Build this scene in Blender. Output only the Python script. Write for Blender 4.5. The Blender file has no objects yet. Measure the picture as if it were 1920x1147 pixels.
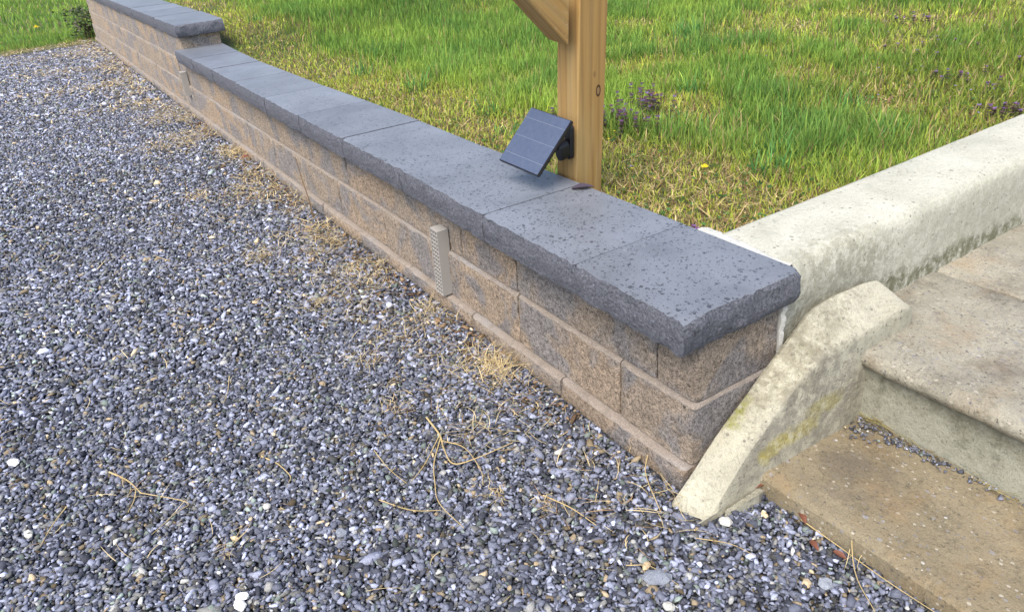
import bpy, math, random
import numpy as np
from mathutils import Matrix, Vector, noise as mnoise

# ------------------------------------------------------------------ camera, sky, sun, exposure
S = bpy.context.scene
C = S.collection
CAM = np.array([0.8324, -0.9104, 1.0575])
YAW, PITCH, ROLL = 2.5969, -0.5011, -0.084
fw = Vector((math.cos(PITCH)*math.cos(YAW), math.cos(PITCH)*math.sin(YAW), math.sin(PITCH)))
rt = fw.cross(Vector((0, 0, 1))).normalized(); up = rt.cross(fw)
r2 = rt*math.cos(ROLL) + up*math.sin(ROLL); u2 = -rt*math.sin(ROLL) + up*math.cos(ROLL)
cd = bpy.data.cameras.new('camera'); cam = bpy.data.objects.new('camera', cd); C.objects.link(cam)
cam.matrix_world = Matrix(((r2.x, u2.x, -fw.x, CAM[0]), (r2.y, u2.y, -fw.y, CAM[1]), (r2.z, u2.z, -fw.z, CAM[2]), (0, 0, 0, 1)))
cd.sensor_width = 36; cd.lens = 25.995; cd.clip_start = 0.02; cd.clip_end = 400
S.camera = cam

SUN_EL, SUN_AZ = math.radians(56), math.radians(-60)      # azimuth: angle from +X towards +Y
w = bpy.data.worlds.new('World'); S.world = w; w.use_nodes = True
nt = w.node_tree; bg = nt.nodes['Background']
sky = nt.nodes.new('ShaderNodeTexSky'); sky.sky_type = 'NISHITA'; sky.sun_disc = False
sky.sun_elevation = SUN_EL; sky.sun_rotation = math.pi/2 - SUN_AZ
sky.air_density = 1.0; sky.dust_density = 3.0; sky.ozone_density = 1.0
nt.links.new(sky.outputs[0], bg.inputs[0]); bg.inputs[1].default_value = 0.15
sd = bpy.data.lights.new('sun', 'SUN'); sun = bpy.data.objects.new('sun', sd); C.objects.link(sun)
sd.energy = 2.1; sd.angle = math.radians(40); sd.color = (1, 0.96, 0.88)
sv = Vector((math.cos(SUN_EL)*math.cos(SUN_AZ), math.cos(SUN_EL)*math.sin(SUN_AZ), math.sin(SUN_EL)))
sun.rotation_euler = sv.to_track_quat('Z', 'Y').to_euler(); sun.location = sv*20
S.view_settings.view_transform = 'Standard'; S.view_settings.look = 'None'
S.view_settings.gamma = 1; S.view_settings.use_curve_mapping = False
S.view_settings.exposure = 0.85
S.render.engine = 'CYCLES'

R = np.random.default_rng(7); random.seed(7)

# ------------------------------------------------------------------ materials
def newmat(name):
    m = bpy.data.materials.new(name); m.use_nodes = True
    return m, m.node_tree, m.node_tree.nodes['Principled BSDF']
class N:
    """tiny node helper"""
    def __init__(s, nt): s.nt = nt
    def n(s, typ, **kw):
        x = s.nt.nodes.new(typ)
        for k, v in kw.items():
            if k.startswith('i_'):
                x.inputs[k[2:].replace('_', ' ')].default_value = v
            else: setattr(x, k, v)
        return x
    def l(s, a, b): s.nt.links.new(a, b)
    def pos(s): return s.n('ShaderNodeNewGeometry').outputs['Position']
    def obj(s): return s.n('ShaderNodeTexCoord').outputs['Object']
    def mapv(s, v, scale=(1, 1, 1), loc=(0, 0, 0), rot=(0, 0, 0)):
        m = s.n('ShaderNodeMapping'); m.inputs['Scale'].default_value = scale; m.inputs['Location'].default_value = loc
        m.inputs['Rotation'].default_value = rot
        s.l(v, m.inputs['Vector']); return m.outputs[0]
    def noise(s, v, scale, detail=4, rough=.6, dist=0.):
        x = s.n('ShaderNodeTexNoise'); x.inputs['Scale'].default_value = scale; x.inputs['Detail'].default_value = detail
        x.inputs['Roughness'].default_value = rough; x.inputs['Distortion'].default_value = dist
        s.l(v, x.inputs['Vector']); return x.outputs['Fac']
    def voro(s, v, scale, feat='F1', rnd=1.):
        x = s.n('ShaderNodeTexVoronoi'); x.feature = feat; x.inputs['Scale'].default_value = scale
        x.inputs['Randomness'].default_value = rnd; s.l(v, x.inputs['Vector']); return x
    def ramp(s, f, stops, interp='LINEAR'):
        x = s.n('ShaderNodeValToRGB'); x.color_ramp.interpolation = interp
        e = x.color_ramp.elements
        while len(e) < len(stops): e.new(.5)
        for el, (p, c) in zip(e, stops):
            el.position = p
            el.color = (c, c, c, 1) if isinstance(c, (int, float)) else (*c, 1)
        s.l(f, x.inputs[0]); return x.outputs[0]
    def mix(s, f, a, b, mode='MIX'):
        x = s.n('ShaderNodeMix'); x.data_type = 'RGBA'; x.blend_type = mode
        for sock, v in ((x.inputs[0], f), (x.inputs[6], a), (x.inputs[7], b)):
            if isinstance(v, (int, float)): sock.default_value = v
            elif isinstance(v, tuple): sock.default_value = (*v, 1)
            else: s.l(v, sock)
        return x.outputs[2]
    def math(s, op, a, b=0., c=0., clamp=False):
        x = s.n('ShaderNodeMath'); x.operation = op; x.use_clamp = clamp
        for i, v in enumerate((a, b, c)):
            if isinstance(v, (int, float)): x.inputs[i].default_value = v
            else: s.l(v, x.inputs[i])
        return x.outputs[0]
    def bump(s, h, strength, dist, prev=None):
        b = s.n('ShaderNodeBump'); b.inputs['Strength'].default_value = strength; b.inputs['Distance'].default_value = dist
        s.l(h, b.inputs['Height'])
        if prev is not None: s.l(prev, b.inputs['Normal'])
        return b.outputs[0]
    def blob(s, v, centre, radii):
        """1 inside an ellipsoid falling to 0"""
        m = s.mapv(v, scale=tuple(1/r for r in radii), loc=tuple(-c/r for c, r in zip(centre, radii)))
        ln = s.n('ShaderNodeVectorMath'); ln.operation = 'LENGTH'; s.l(m, ln.inputs[0])
        return s.math('SUBTRACT', 1., ln.outputs['Value'], clamp=True)

def attr_mat(name, rough=.8, spec=.3, transl=0., bump=None):
    m, t, b = newmat(name); g = N(t)
    a = g.n('ShaderNodeAttribute', attribute_name='Col')
    g.l(a.outputs['Color'], b.inputs['Base Color']); b.inputs['Roughness'].default_value = rough
    b.inputs['Specular IOR Level'].default_value = spec
    if bump:
        v = g.pos(); n = g.noise(v, bump[0], 3, .7)
        g.l(g.bump(n, bump[1], bump[2]), b.inputs['Normal'])
        c = g.mix(1., a.outputs['Color'], g.ramp(n, [(.3, .72), (.7, 1.25)]), 'MULTIPLY')
        g.l(c, b.inputs['Base Color'])
    if transl:
        tr = g.n('ShaderNodeBsdfTranslucent'); g.l(a.outputs['Color'], tr.inputs['Color'])
        mx = g.n('ShaderNodeMixShader'); mx.inputs[0].default_value = transl
        out = [x for x in t.nodes if x.type == 'OUTPUT_MATERIAL'][0]
        g.l(b.outputs[0], mx.inputs[1]); g.l(tr.outputs[0], mx.inputs[2]); g.l(mx.outputs[0], out.inputs[0])
    return m

def flat_mat(name, col, rough=.6, spec=.4, metal=0.):
    m, t, b = newmat(name)
    b.inputs['Base Color'].default_value = (*col, 1); b.inputs['Roughness'].default_value = rough
    b.inputs['Specular IOR Level'].default_value = spec; b.inputs['Metallic'].default_value = metal
    return m

def block_material():
    m, t, b = newmat('split_face_block'); g = N(t); v = g.pos()
    rnd = g.n('ShaderNodeObjectInfo').outputs['Random']
    off = g.n('ShaderNodeCombineXYZ'); 
    g.l(g.math('MULTIPLY', rnd, 40.), off.inputs[0]); g.l(g.math('MULTIPLY', rnd, 17.), off.inputs[2])
    va = g.n('ShaderNodeVectorMath'); va.operation = 'ADD'; g.l(v, va.inputs[0]); g.l(off.outputs[0], va.inputs[1])
    big = g.noise(va.outputs[0], 4.5, 5, .55, .8)
    med = g.noise(va.outputs[0], 16, 4, .6)
    tan = g.mix(med, (.34, .275, .215), (.54, .435, .335))
    tan = g.mix(g.ramp(rnd, [(.5, 0.), (.75, .7)]), tan, (.50, .375, .265))
    grey = g.mix(med, (.25, .235, .235), (.37, .35, .345))
    c = g.mix(g.ramp(big, [(.47, 0.), (.56, .85)]), tan, grey)
    fine = g.noise(v, 260, 4, .75)
    fine2 = g.noise(v, 95, 3, .7)
    c = g.mix(1., c, g.ramp(fine, [(.34, .30), (.47, 1.), (.66, 1.55)]), 'MULTIPLY')
    c = g.mix(.85, c, g.ramp(fine2, [(.34, .5), (.5, 1.), (.68, 1.3)]), 'MULTIPLY')
    c = g.mix(1., c, g.ramp(g.noise(v, 150, 2, .6, 1.), [(.33, .35), (.39, 1.)]), 'MULTIPLY')
    # crystals and stray mortar
    vo = g.voro(v, 210)
    sp = g.ramp(g.n_col(vo) if hasattr(g, 'n_col') else vo.outputs['Color'], [(.93, 0.), (.96, .55)])
    c = g.mix(sp, c, (.62, .58, .52))
    g.l(c, b.inputs['Base Color'])
    b.inputs['Roughness'].default_value = .92; b.inputs['Specular IOR Level'].default_value = .25
    n1 = g.bump(g.noise(v, 55, 6, .75), 1., .016)
    n2 = g.bump(fine, 1., .005, n1)
    g.l(n2, b.inputs['Normal'])
    return m

def ledge_material():
    m, t, b = newmat('block_top_smooth'); g = N(t); v = g.pos()
    c = g.mix(g.noise(v, 9, 4), (.235, .195, .16), (.33, .28, .235))
    c = g.mix(g.ramp(g.noise(v, 3, 3), [(.5, 0.), (.66, .6)]), c, (.30, .29, .285))
    f = g.noise(v, 300, 3, .7)
    c = g.mix(1., c, g.ramp(f, [(.3, .5), (.7, 1.25)]), 'MULTIPLY')
    c = g.mix(g.ramp(g.noise(v, 34, 6, .75), [(.5, 0.), (.62, .55)]), c, (.15, .125, .10))
    g.l(c, b.inputs['Base Color']); b.inputs['Roughness'].default_value = .9
    g.l(g.bump(f, .5, .0015), b.inputs['Normal'])
    return m

def cap_top_material():
    m, t, b = newmat('charcoal_cap_top'); g = N(t); v = g.pos()
    rnd = g.n('ShaderNodeObjectInfo').outputs['Random']
    base = g.mix(g.noise(v, 3.2, 5, .6), (.130, .142, .164), (.192, .205, .232))
    base = g.mix(1., base, g.ramp(rnd, [(0., .90), (1., 1.08)]), 'MULTIPLY')
    base = g.mix(1., base, g.ramp(g.noise(g.mapv(v, loc=(4, 1, 0)), 6.5, 7, .7, .5), [(.35, .84), (.5, 1.), (.66, 1.14)]), 'MULTIPLY')
    fine = g.noise(v, 420, 3, .7)
    base = g.mix(1., base, g.ramp(fine, [(.3, .80), (.7, 1.16)]), 'MULTIPLY')
    # pits: small irregular holes, more of them near the open end and along the front arris
    sx = g.n('ShaderNodeSeparateXYZ'); g.l(v, sx.inputs[0])
    dx = g.n('ShaderNodeVectorMath'); dx.operation = 'ADD'
    dn = g.n('ShaderNodeTexNoise'); dn.inputs['Scale'].default_value = 160; g.l(v, dn.inputs['Vector'])
    sc = g.n('ShaderNodeVectorMath'); sc.operation = 'SCALE'; sc.inputs['Scale'].default_value = .010; g.l(dn.outputs['Color'], sc.inputs[0])
    g.l(v, dx.inputs[0]); g.l(sc.outputs[0], dx.inputs[1])
    front = g.math('MULTIPLY_ADD', sx.outputs[1], -1.3, .30)
    near = g.math('MULTIPLY_ADD', sx.outputs[0], .20, .42)
    dens = g.math('ADD', front, near)
    dens = g.math('ADD', dens, g.math('MULTIPLY_ADD', g.noise(v, 7, 3), 1.4, -.55), clamp=True)
    def pits(scale, thr, hi):
        vo = g.voro(dx.outputs[0], scale)
        s3 = g.n('ShaderNodeSeparateColor'); g.l(vo.outputs['Color'], s3.inputs[0])
        size = g.math('MULTIPLY', s3.outputs[0], thr)
        on = g.math('LESS_THAN', s3.outputs[1], g.math('MULTIPLY', dens, hi))
        inside = g.math('LESS_THAN', vo.outputs['Distance'], size)
        return g.math('MULTIPLY', on, inside)
    p = g.math('MAXIMUM', pits(78, .38, .7), pits(160, .45, .9))
    p = g.math('MAXIMUM', p, pits(44, .21, .32))
    c = g.mix(g.math('MULTIPLY', p, .9), base, (.04, .042, .052))
    # pale scuffs and glue smears
    sm = g.math('MULTIPLY', g.ramp(g.noise(v, 26, 6, .75), [(.66, 0.), (.74, 1.)]), .45)
    c = g.mix(sm, c, (.34, .34, .36))
    # solar panel's soft shade on the cap, painted as a slightly darker patch
    st = g.math('MULTIPLY', g.ramp(g.blob(g.mapv(v), (-.60, .13, .374), (.17, .13, .3)), [(0., 0.), (.5, 1.)]), .15)
    c = g.mix(st, c, (.105, .108, .11))
    g.l(c, b.inputs['Base Color'])
    b.inputs['Roughness'].default_value = .5; b.inputs['Specular IOR Level'].default_value = .75
    n1 = g.bump(fine, .35, .0012)
    n2 = g.bump(g.math('MULTIPLY', p, -1.), .8, .003, n1)
    g.l(n2, b.inputs['Normal'])
    return m

def cap_side_material():
    m, t, b = newmat('charcoal_cap_split_side'); g = N(t); v = g.pos()
    f = g.noise(v, 170, 5, .75)
    c = g.mix(g.noise(v, 20, 4), (.105, .110, .132), (.165, .170, .195))
    c = g.mix(1., c, g.ramp(f, [(.3, .40), (.5, 1.), (.7, 1.7)]), 'MULTIPLY')
    vo = g.voro(v, 190)
    c = g.mix(g.ramp(vo.outputs['Color'], [(.93, 0.), (.97, .5)]), c, (.40, .42, .46))
    g.l(c, b.inputs['Base Color']); b.inputs['Roughness'].default_value = .85
    b.inputs['Specular IOR Level'].default_value = .3
    n1 = g.bump(g.noise(v, 75, 4, .7), 1., .010)
    g.l(g.bump(f, 1., .004, n1), b.inputs['Normal'])
    return m

def concrete_material(name, c0, c1, dark, spots=True, moss_shade=(), grime=.5, agg=0., bump=.0025, lich=None):
    m, t, b = newmat(name); g = N(t); v = g.pos()
    big = g.noise(v, 5, 6, .6, .5)
    c = g.mix(g.ramp(big, [(.35, 0.), (.65, 1.)]), c0, c1)
    st = g.ramp(g.noise(g.mapv(v, scale=(1, 1, .6)), 9, 8, .72, .6), [(.50, 0.), (.64, 1.)])
    st2 = g.ramp(g.noise(v, 90, 4, .75), [(.42, 0.), (.62, 1.)])
    c = g.mix(g.math('MULTIPLY', g.math('MULTIPLY', st, st2), grime), c, dark)
    fine = g.noise(v, 330, 3, .7)
    c = g.mix(1., c, g.ramp(fine, [(.3, .78), (.7, 1.16)]), 'MULTIPLY')
    h = fine
    if spots:
        vo = g.voro(g.mapv(v, loc=(3.1, 1.7, 0)), 26)
        s3 = g.n('ShaderNodeSeparateColor'); g.l(vo.outputs['Color'], s3.inputs[0])
        on = g.math('LESS_THAN', s3.outputs[1], .42)
        ins = g.math('LESS_THAN', g.math('ADD', vo.outputs['Distance'], g.math('MULTIPLY_ADD', g.noise(v, 200, 2), .14, -.07)), g.math('MULTIPLY', s3.outputs[0], .17))
        c = g.mix(g.math('MULTIPLY', g.math('MULTIPLY', on, ins), .6), c, (.17, .155, .13))
        vo = g.voro(v, 85); s3 = g.n('ShaderNodeSeparateColor'); g.l(vo.outputs['Color'], s3.inputs[0])
        on = g.math('LESS_THAN', s3.outputs[1], .25); ins = g.math('LESS_THAN', vo.outputs['Distance'], g.math('MULTIPLY', s3.outputs[0], .3))
        c = g.mix(g.math('MULTIPLY', g.math('MULTIPLY', on, ins), .65), c, (.10, .095, .08))
    if agg:
        for sc, th, dn, col in ((88, .36, agg, (.42, .38, .31)), (110, .42, agg, (.20, .185, .175)), (60, .36, agg*.7, (.26, .25, .25)), (62, .26, agg*.30, (.50, .48, .43)), (130, .4, agg*.8, (.09, .08, .07))):
            vv = g.mapv(v, loc=(sc*.13, sc*.07, sc*.01), scale=(1., 1.25, 1))
            vo = g.voro(vv, sc); s3 = g.n('ShaderNodeSeparateColor'); g.l(vo.outputs['Color'], s3.inputs[0])
            on = g.math('LESS_THAN', s3.outputs[1], dn)
            ins = g.math('LESS_THAN', g.math('ADD', vo.outputs['Distance'], g.math('MULTIPLY_ADD', g.noise(v, 160, 2), .3, -.15)), g.math('MULTIPLY', s3.outputs[0], th))
            k = g.math('MULTIPLY', on, ins)
            c = g.mix(g.math('MULTIPLY', k, .8), c, col)
        oc = g.ramp(g.noise(v, 7, 5, .65), [(.50, 0.), (.70, .38)])
        c = g.mix(oc, c, (.30, .19, .085))
        dk = g.ramp(g.noise(g.mapv(v, loc=(5, 2, 0)), 4.5, 6, .7), [(.50, 0.), (.66, .6)])
        c = g.mix(dk, c, (.115, .095, .075))
    if moss_shade:
        dn = g.n('ShaderNodeTexNoise'); dn.inputs['Scale'].default_value = 22; dn.inputs['Detail'].default_value = 5; g.l(v, dn.inputs['Vector'])
        s0 = g.n('ShaderNodeVectorMath'); s0.operation = 'MULTIPLY_ADD'; s0.inputs[1].default_value = (.075, .075, .075); s0.inputs[2].default_value = (-.0375, -.0375, -.0375); g.l(dn.outputs['Color'], s0.inputs[0])
        vd = g.n('ShaderNodeVectorMath'); vd.operation = 'ADD'; g.l(v, vd.inputs[0]); g.l(s0.outputs[0], vd.inputs[1])
    for (cen, rad, col, amt) in moss_shade:
        k = g.ramp(g.blob(vd.outputs[0], cen, rad), [(0., 0.), (.42, 1.)])
        k = g.math('MULTIPLY', k, g.ramp(g.noise(v, 38, 6, .75), [(.40, .15), (.56, 1.)]))
        c = g.mix(g.math('MULTIPLY', k, amt), c, col)
    g.l(c, b.inputs['Base Color']); b.inputs['Roughness'].default_value = .9; b.inputs['Specular IOR Level'].default_value = .25
    n1 = g.bump(g.noise(v, 45, 6, .72), .7, bump*2)
    n2 = g.bump(h, .6, bump*.6, n1)
    n3 = g.bump(g.math('MULTIPLY', g.ramp(g.noise(v, 120, 3, .6), [(.36, 1.), (.42, 0.)]), -1.), .6, bump, n2)
    g.l(n3, b.inputs['Normal'])
    return m

def wood_material():
    m, t, b = newmat('treated_pine'); g = N(t); v = g.obj()
    wv = g.noise(g.mapv(v, scale=(1, 1, .10)), 26, 3, .5, .3)
    st = g.noise(g.mapv(v, scale=(110, 110, 2.2)), 1., 5, .65, .35)
    rings = g.n('ShaderNodeTexWave'); rings.wave_type = 'BANDS'; rings.bands_direction = 'DIAGONAL'
    rings.inputs['Scale'].default_value = 26; rings.inputs['Distortion'].default_value = 5; rings.inputs['Detail'].default_value = 2
    g.l(g.mapv(v, scale=(1, 1, .045)), rings.inputs['Vector'])
    c = g.mix(st, (.275, .155, .048), (.47, .295, .105))
    c = g.mix(g.ramp(rings.outputs['Fac'], [(.55, 0.), (1., .42)]), c, (.20, .115, .045))
    c = g.mix(g.ramp(wv, [(.45, 0.), (.7, .35)]), c, (.46, .36, .18))
    # knots: a tight dark ring on the +X face and a softer eye above it
    for cen, r, o in (((.047, .022, .325), (.02, .0085, .017), 1), ((.047, .008, .370), (.02, .006, .010), 0)):
        kb = g.blob(v, cen, r)
        if o:
            c = g.mix(g.ramp(kb, [(0., 0.), (.10, 1.), (.38, 1.), (.5, 0.)]), c, (.06, .028, .016))
            c = g.mix(g.ramp(kb, [(.5, 0.), (.6, .7)]), c, (.24, .15, .085))
        else: c = g.mix(g.ramp(kb, [(0., 0.), (.4, .6)]), c, (.19, .11, .05))
    # old mortar/lichen smudges at the foot
    sx = g.n('ShaderNodeSeparateXYZ'); g.l(v, sx.inputs[0])
    foot = g.math('MULTIPLY_ADD', sx.outputs[2], -7., 1.1, clamp=True)
    sp = g.ramp(g.noise(v, 110, 4, .7), [(.60, 0.), (.66, 1.)])
    c = g.mix(g.math('MULTIPLY', g.math('MULTIPLY', foot, sp), .5), c, (.45, .38, .25))
    g.l(c, b.inputs['Base Color']); b.inputs['Roughness'].default_value = .75; b.inputs['Specular IOR Level'].default_value = .3
    g.l(g.bump(st, .5, .0012), b.inputs['Normal'])
    return m

def soil_material():
    m, t, b = newmat('lawn_soil'); g = N(t); v = g.pos()
    a = g.noise(v, 2.2, 6, .65); f = g.noise(v, 60, 5, .75)
    c = g.mix(g.ramp(a, [(.4, 0.), (.6, 1.)]), (.06, .10, .022), (.16, .15, .055))
    c = g.mix(1., c, g.ramp(f, [(.3, .35), (.7, 1.6)]), 'MULTIPLY')
    g.l(c, b.inputs['Base Color']); b.inputs['Roughness'].default_value = 1.
    g.l(g.bump(f, 1., .02), b.inputs['Normal'])
    return m

def drive_material():
    m, t, b = newmat('gravel_bed'); g = N(t); v = g.pos()
    vo = g.voro(v, 95); s3 = g.n('ShaderNodeSeparateColor'); g.l(vo.outputs['Color'], s3.inputs[0])
    c = g.mix(1., g.ramp(s3.outputs[0], [(0., (.045, .05, .062)), (.5, (.10, .107, .125)), (.9, (.25, .26, .285)), (1., (.42, .42, .42))]),
              g.ramp(vo.outputs['Distance'], [(.2, 1.), (.6, .25)]), 'MULTIPLY')
    g.l(c, b.inputs['Base Color']); b.inputs['Roughness'].default_value = .85
    g.l(g.bump(g.math('MULTIPLY', vo.outputs['Distance'], -1.), .9, .008), b.inputs['Normal'])
    return m

M_block, M_ledge, M_captop, M_capside = block_material(), ledge_material(), cap_top_material(), cap_side_material()
M_wood, M_soil, M_drive = wood_material(), soil_material(), drive_material()
M_curb = concrete_material('curb_concrete', (.44, .43, .35), (.56, .545, .455), (.28, .275, .21), grime=.28,
    moss_shade=[((.0, .95, .22), (.12, 1.1, .17), (.29, .285, .21), .5), ((-.02, .42, .25), (.10, .25, .22), (.22, .21, .15), .6), ((0., .75, .17), (.1, .9, .06), (.10, .10, .05), .8)])  # side patches: greenish stain plus the side's shade painted into the colour
M_cheek = concrete_material('cheek_concrete', (.36, .34, .26), (.50, .475, .37), (.15, .13, .09), grime=.6, spots=True,
    moss_shade=[((.10, .135, .035), (.05, .060, .026), (.50, .41, .0), 1.0), ((.11, .20, .050), (.05, .07, .020), (.46, .38, .0), .9), ((.11, .27, .080), (.05, .065, .026), (.42, .36, .01), .8),
          ((.02, .10, .10), (.03, .05, .05), (.22, .22, .03), .8), ((.05, .20, .18), (.09, .14, .12), (.15, .13, .085), .6), ((.06, .29, .24), (.09, .08, .07), (.15, .135, .09), .45),
          ((.12, .18, .10), (.05, .36, .20), (.20, .185, .15), .75)])  # last patch greys the whole outer side, painting in its shade
M_riser = concrete_material('riser_concrete', (.28, .275, .215), (.38, .37, .295), (.12, .115, .08), grime=.85, spots=False,
    moss_shade=[((.25, .40, .12), (.7, .06, .05), (.13, .12, .075), .55)])  # darker band along the top of the riser
M_tread = concrete_material('lower_tread_concrete', (.20, .165, .105), (.28, .235, .155), (.08, .07, .05), grime=.8, spots=False, agg=.24, bump=.003)
M_walk = concrete_material('walk_concrete', (.27, .25, .195), (.36, .335, .265), (.11, .10, .07), grime=.6, spots=False, agg=.32, bump=.003)
M_caulk = concrete_material('white_mortar', (.50, .49, .44), (.62, .61, .56), (.45, .42, .36), grime=.4, spots=False)
M_stone = attr_mat('crushed_stone', .85, .18, bump=(240, .5, .002))
M_grass = attr_mat('grass_blade', .7, .12, .45)
M_straw = attr_mat('dry_straw', .8, .2, .15)
M_petal = attr_mat('small_leaf_and_petal', .7, .2, .3)

# ------------------------------------------------------------------ object helpers
def link(o, parent=None):
    C.objects.link(o)
    if parent is not None: o.parent = parent
    return o
def tag(o, label, cat, group=None):
    o['label'] = label; o['category'] = cat
    if group: o['group'] = group
    return o
def thing(name, label, cat, loc=(0, 0, 0), rot=(0, 0, 0), group=None):
    o = bpy.data.objects.new(name, None); o.location = loc; o.rotation_euler = rot; o.empty_display_size = .05
    C.objects.link(o); return tag(o, label, cat, group)
def mesh_obj(name, verts, faces, mats, parent=None, smooth=True, sharp=40, mi=None, loc=None, rot=None):
    me = bpy.data.meshes.new(name); me.from_pydata([tuple(map(float, v)) for v in verts], [], [tuple(f) for f in faces]); me.update()
    for m in (mats if isinstance(mats, (list, tuple)) else [mats]): me.materials.append(m)
    if mi is not None: me.polygons.foreach_set('material_index', mi)
    if smooth:
        me.polygons.foreach_set('use_smooth', [True]*len(me.polygons)); me.set_sharp_from_angle(angle=math.radians(sharp))
    o = bpy.data.objects.new(name, me); link(o, parent)
    if loc is not None: o.location = loc
    if rot is not None: o.rotation_euler = rot
    return o

def tri_mesh(name, verts, tris, cols, mat, parent=None, smooth=False):
    """big numpy triangle mesh with per-vertex colour"""
    me = bpy.data.meshes.new(name); nv, nf = len(verts), len(tris)
    me.vertices.add(nv); me.vertices.foreach_set('co', np.ascontiguousarray(verts, np.float32).ravel())
    me.loops.add(nf*3); me.loops.foreach_set('vertex_index', np.ascontiguousarray(tris, np.int32).ravel())
    me.polygons.add(nf); me.polygons.foreach_set('loop_start', np.arange(0, nf*3, 3, dtype=np.int32))
    me.update(calc_edges=True)
    if smooth: me.polygons.foreach_set('use_smooth', np.ones(nf, bool))
    a = me.attributes.new('Col', 'FLOAT_COLOR', 'POINT')
    a.data.foreach_set('color', np.concatenate([cols, np.ones((nv, 1))], 1).astype(np.float32).ravel())
    me.materials.append(mat)
    o = bpy.data.objects.new(name, me); link(o, parent); return o

def fbm(x, y, sc, seed=0., oct=3):
    return np.array([mnoise.fractal(Vector((a*sc+seed, b*sc-seed, seed)), 1., 2., oct) for a, b in zip(x, y)])
GN = {}
def gnoise(x, y, sc, seed):
    """fast smooth value noise in [0,1]"""
    k = seed
    if k not in GN: GN[k] = np.random.default_rng(seed).random((256, 256))
    T = GN[k]; u = x*sc+1000; v = y*sc+1000; i = np.floor(u).astype(int); j = np.floor(v).astype(int); fu = u-i; fv = v-j
    fu = fu*fu*(3-2*fu); fv = fv*fv*(3-2*fv); a = T[i % 256, j % 256]; b = T[(i+1) % 256, j % 256]; c = T[i % 256, (j+1) % 256]; d = T[(i+1) % 256, (j+1) % 256]
    return (a*(1-fu)+b*fu)*(1-fv)+(c*(1-fu)+d*fu)*fv
def gn3(x, y, sc, seed): return (gnoise(x, y, sc, seed)*.55+gnoise(x, y, sc*2.3, seed+1)*.3+gnoise(x, y, sc*5.1, seed+2)*.15)
def ss(t): t = np.clip(t, 0, 1); return t*t*(3-2*t)

def lattice(xs, ys, zs):
    """closed box surface on a lattice; returns verts array, index tuples, faces, face tags"""
    ids = {}; V = []; IJ = []
    nx, ny, nz = len(xs)-1, len(ys)-1, len(zs)-1
    def vid(i, j, k):
        if (i, j, k) not in ids: ids[(i, j, k)] = len(V); V.append([xs[i], ys[j], zs[k]]); IJ.append((i, j, k))
        return ids[(i, j, k)]
    F = []; T = []
    for i in range(nx):
        for k in range(nz):
            F.append((vid(i, 0, k), vid(i+1, 0, k), vid(i+1, 0, k+1), vid(i, 0, k+1))); T.append('front')
            F.append((vid(i, ny, k), vid(i, ny, k+1), vid(i+1, ny, k+1), vid(i+1, ny, k))); T.append('back')
        for j in range(ny):
            F.append((vid(i, j, nz), vid(i+1, j, nz), vid(i+1, j+1, nz), vid(i, j+1, nz))); T.append('top')
            F.append((vid(i, j, 0), vid(i, j+1, 0), vid(i+1, j+1, 0), vid(i+1, j, 0))); T.append('bottom')
    for j in range(ny):
        for k in range(nz):
            F.append((vid(nx, j, k), vid(nx, j+1, k), vid(nx, j+1, k+1), vid(nx, j, k+1))); T.append('right')
            F.append((vid(0, j, k), vid(0, j, k+1), vid(0, j+1, k+1), vid(0, j+1, k))); T.append('left')
    return np.array(V, float), np.array(IJ), F, T
def seg(a, b, step): n = max(1, int(round(abs(b-a)/step))); return list(np.linspace(a, b, n+1))
def nz3(p, sc, seed=0): return mnoise.noise(Vector((p[0]*sc+seed, p[1]*sc+seed*.7, p[2]*sc)))

# ------------------------------------------------------------------ ground, driveway, lawn
def lawn_z(x, y):
    h = .285 + .12*ss((-4.1-x)/.8) + .012*np.clip(y, 0, 6) + .02*(gn3(x, y, 1.2, 40)-.5)
    wx = ss((x+9.7)/2.2); Y = np.where(y < .25, ss((y+.6)/.85), 1.)
    return -.045 + (h+.045)*wx*Y
def sheet(name, xs, ys, zf, mat, keep=lambda x, y: True):
    X, Y = np.meshgrid(xs, ys, indexing='ij'); Z = zf(X, Y); nx, ny = X.shape
    V = np.stack([X, Y, Z], -1).reshape(-1, 3); F = []
    for i in range(nx-1):
        for j in range(ny-1):
            if keep((xs[i]+xs[i+1])/2, (ys[j]+ys[j+1])/2): F.append((i*ny+j, (i+1)*ny+j, (i+1)*ny+j+1, i*ny+j+1))
    o = mesh_obj(name, V, F, mat, sharp=60); o['kind'] = 'structure'; return o
sheet('ground', [-150, -60, -20, 0, 20, 60], [-60, -20, 0, 20, 60, 120], lambda x, y: np.full(x.shape, -.32), M_soil)
def gravel_z(x, y):
    return -.056 + .012*ss((y+.35)/.3)*ss((-x-.1)/.5) + .008*(gn3(x, y, 1.7, 60)-.5)
sheet('gravel_driveway', seg(-9.9, 4.0, .25), seg(-6, .30, .15), lambda x, y: gravel_z(x, y)-.006, M_drive)
sheet('lawn', sorted(set(seg(-9.4, -.12, .16)+seg(-40, -9.4, .9))), sorted(set([-15, -10, -6, -4, -3]+seg(-2, .2, .2)+seg(.2, 5, .16)+seg(5, 25, 2))), lawn_z, M_soil,
      keep=lambda x, y: y > .2 or x < -9.55)

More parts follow.
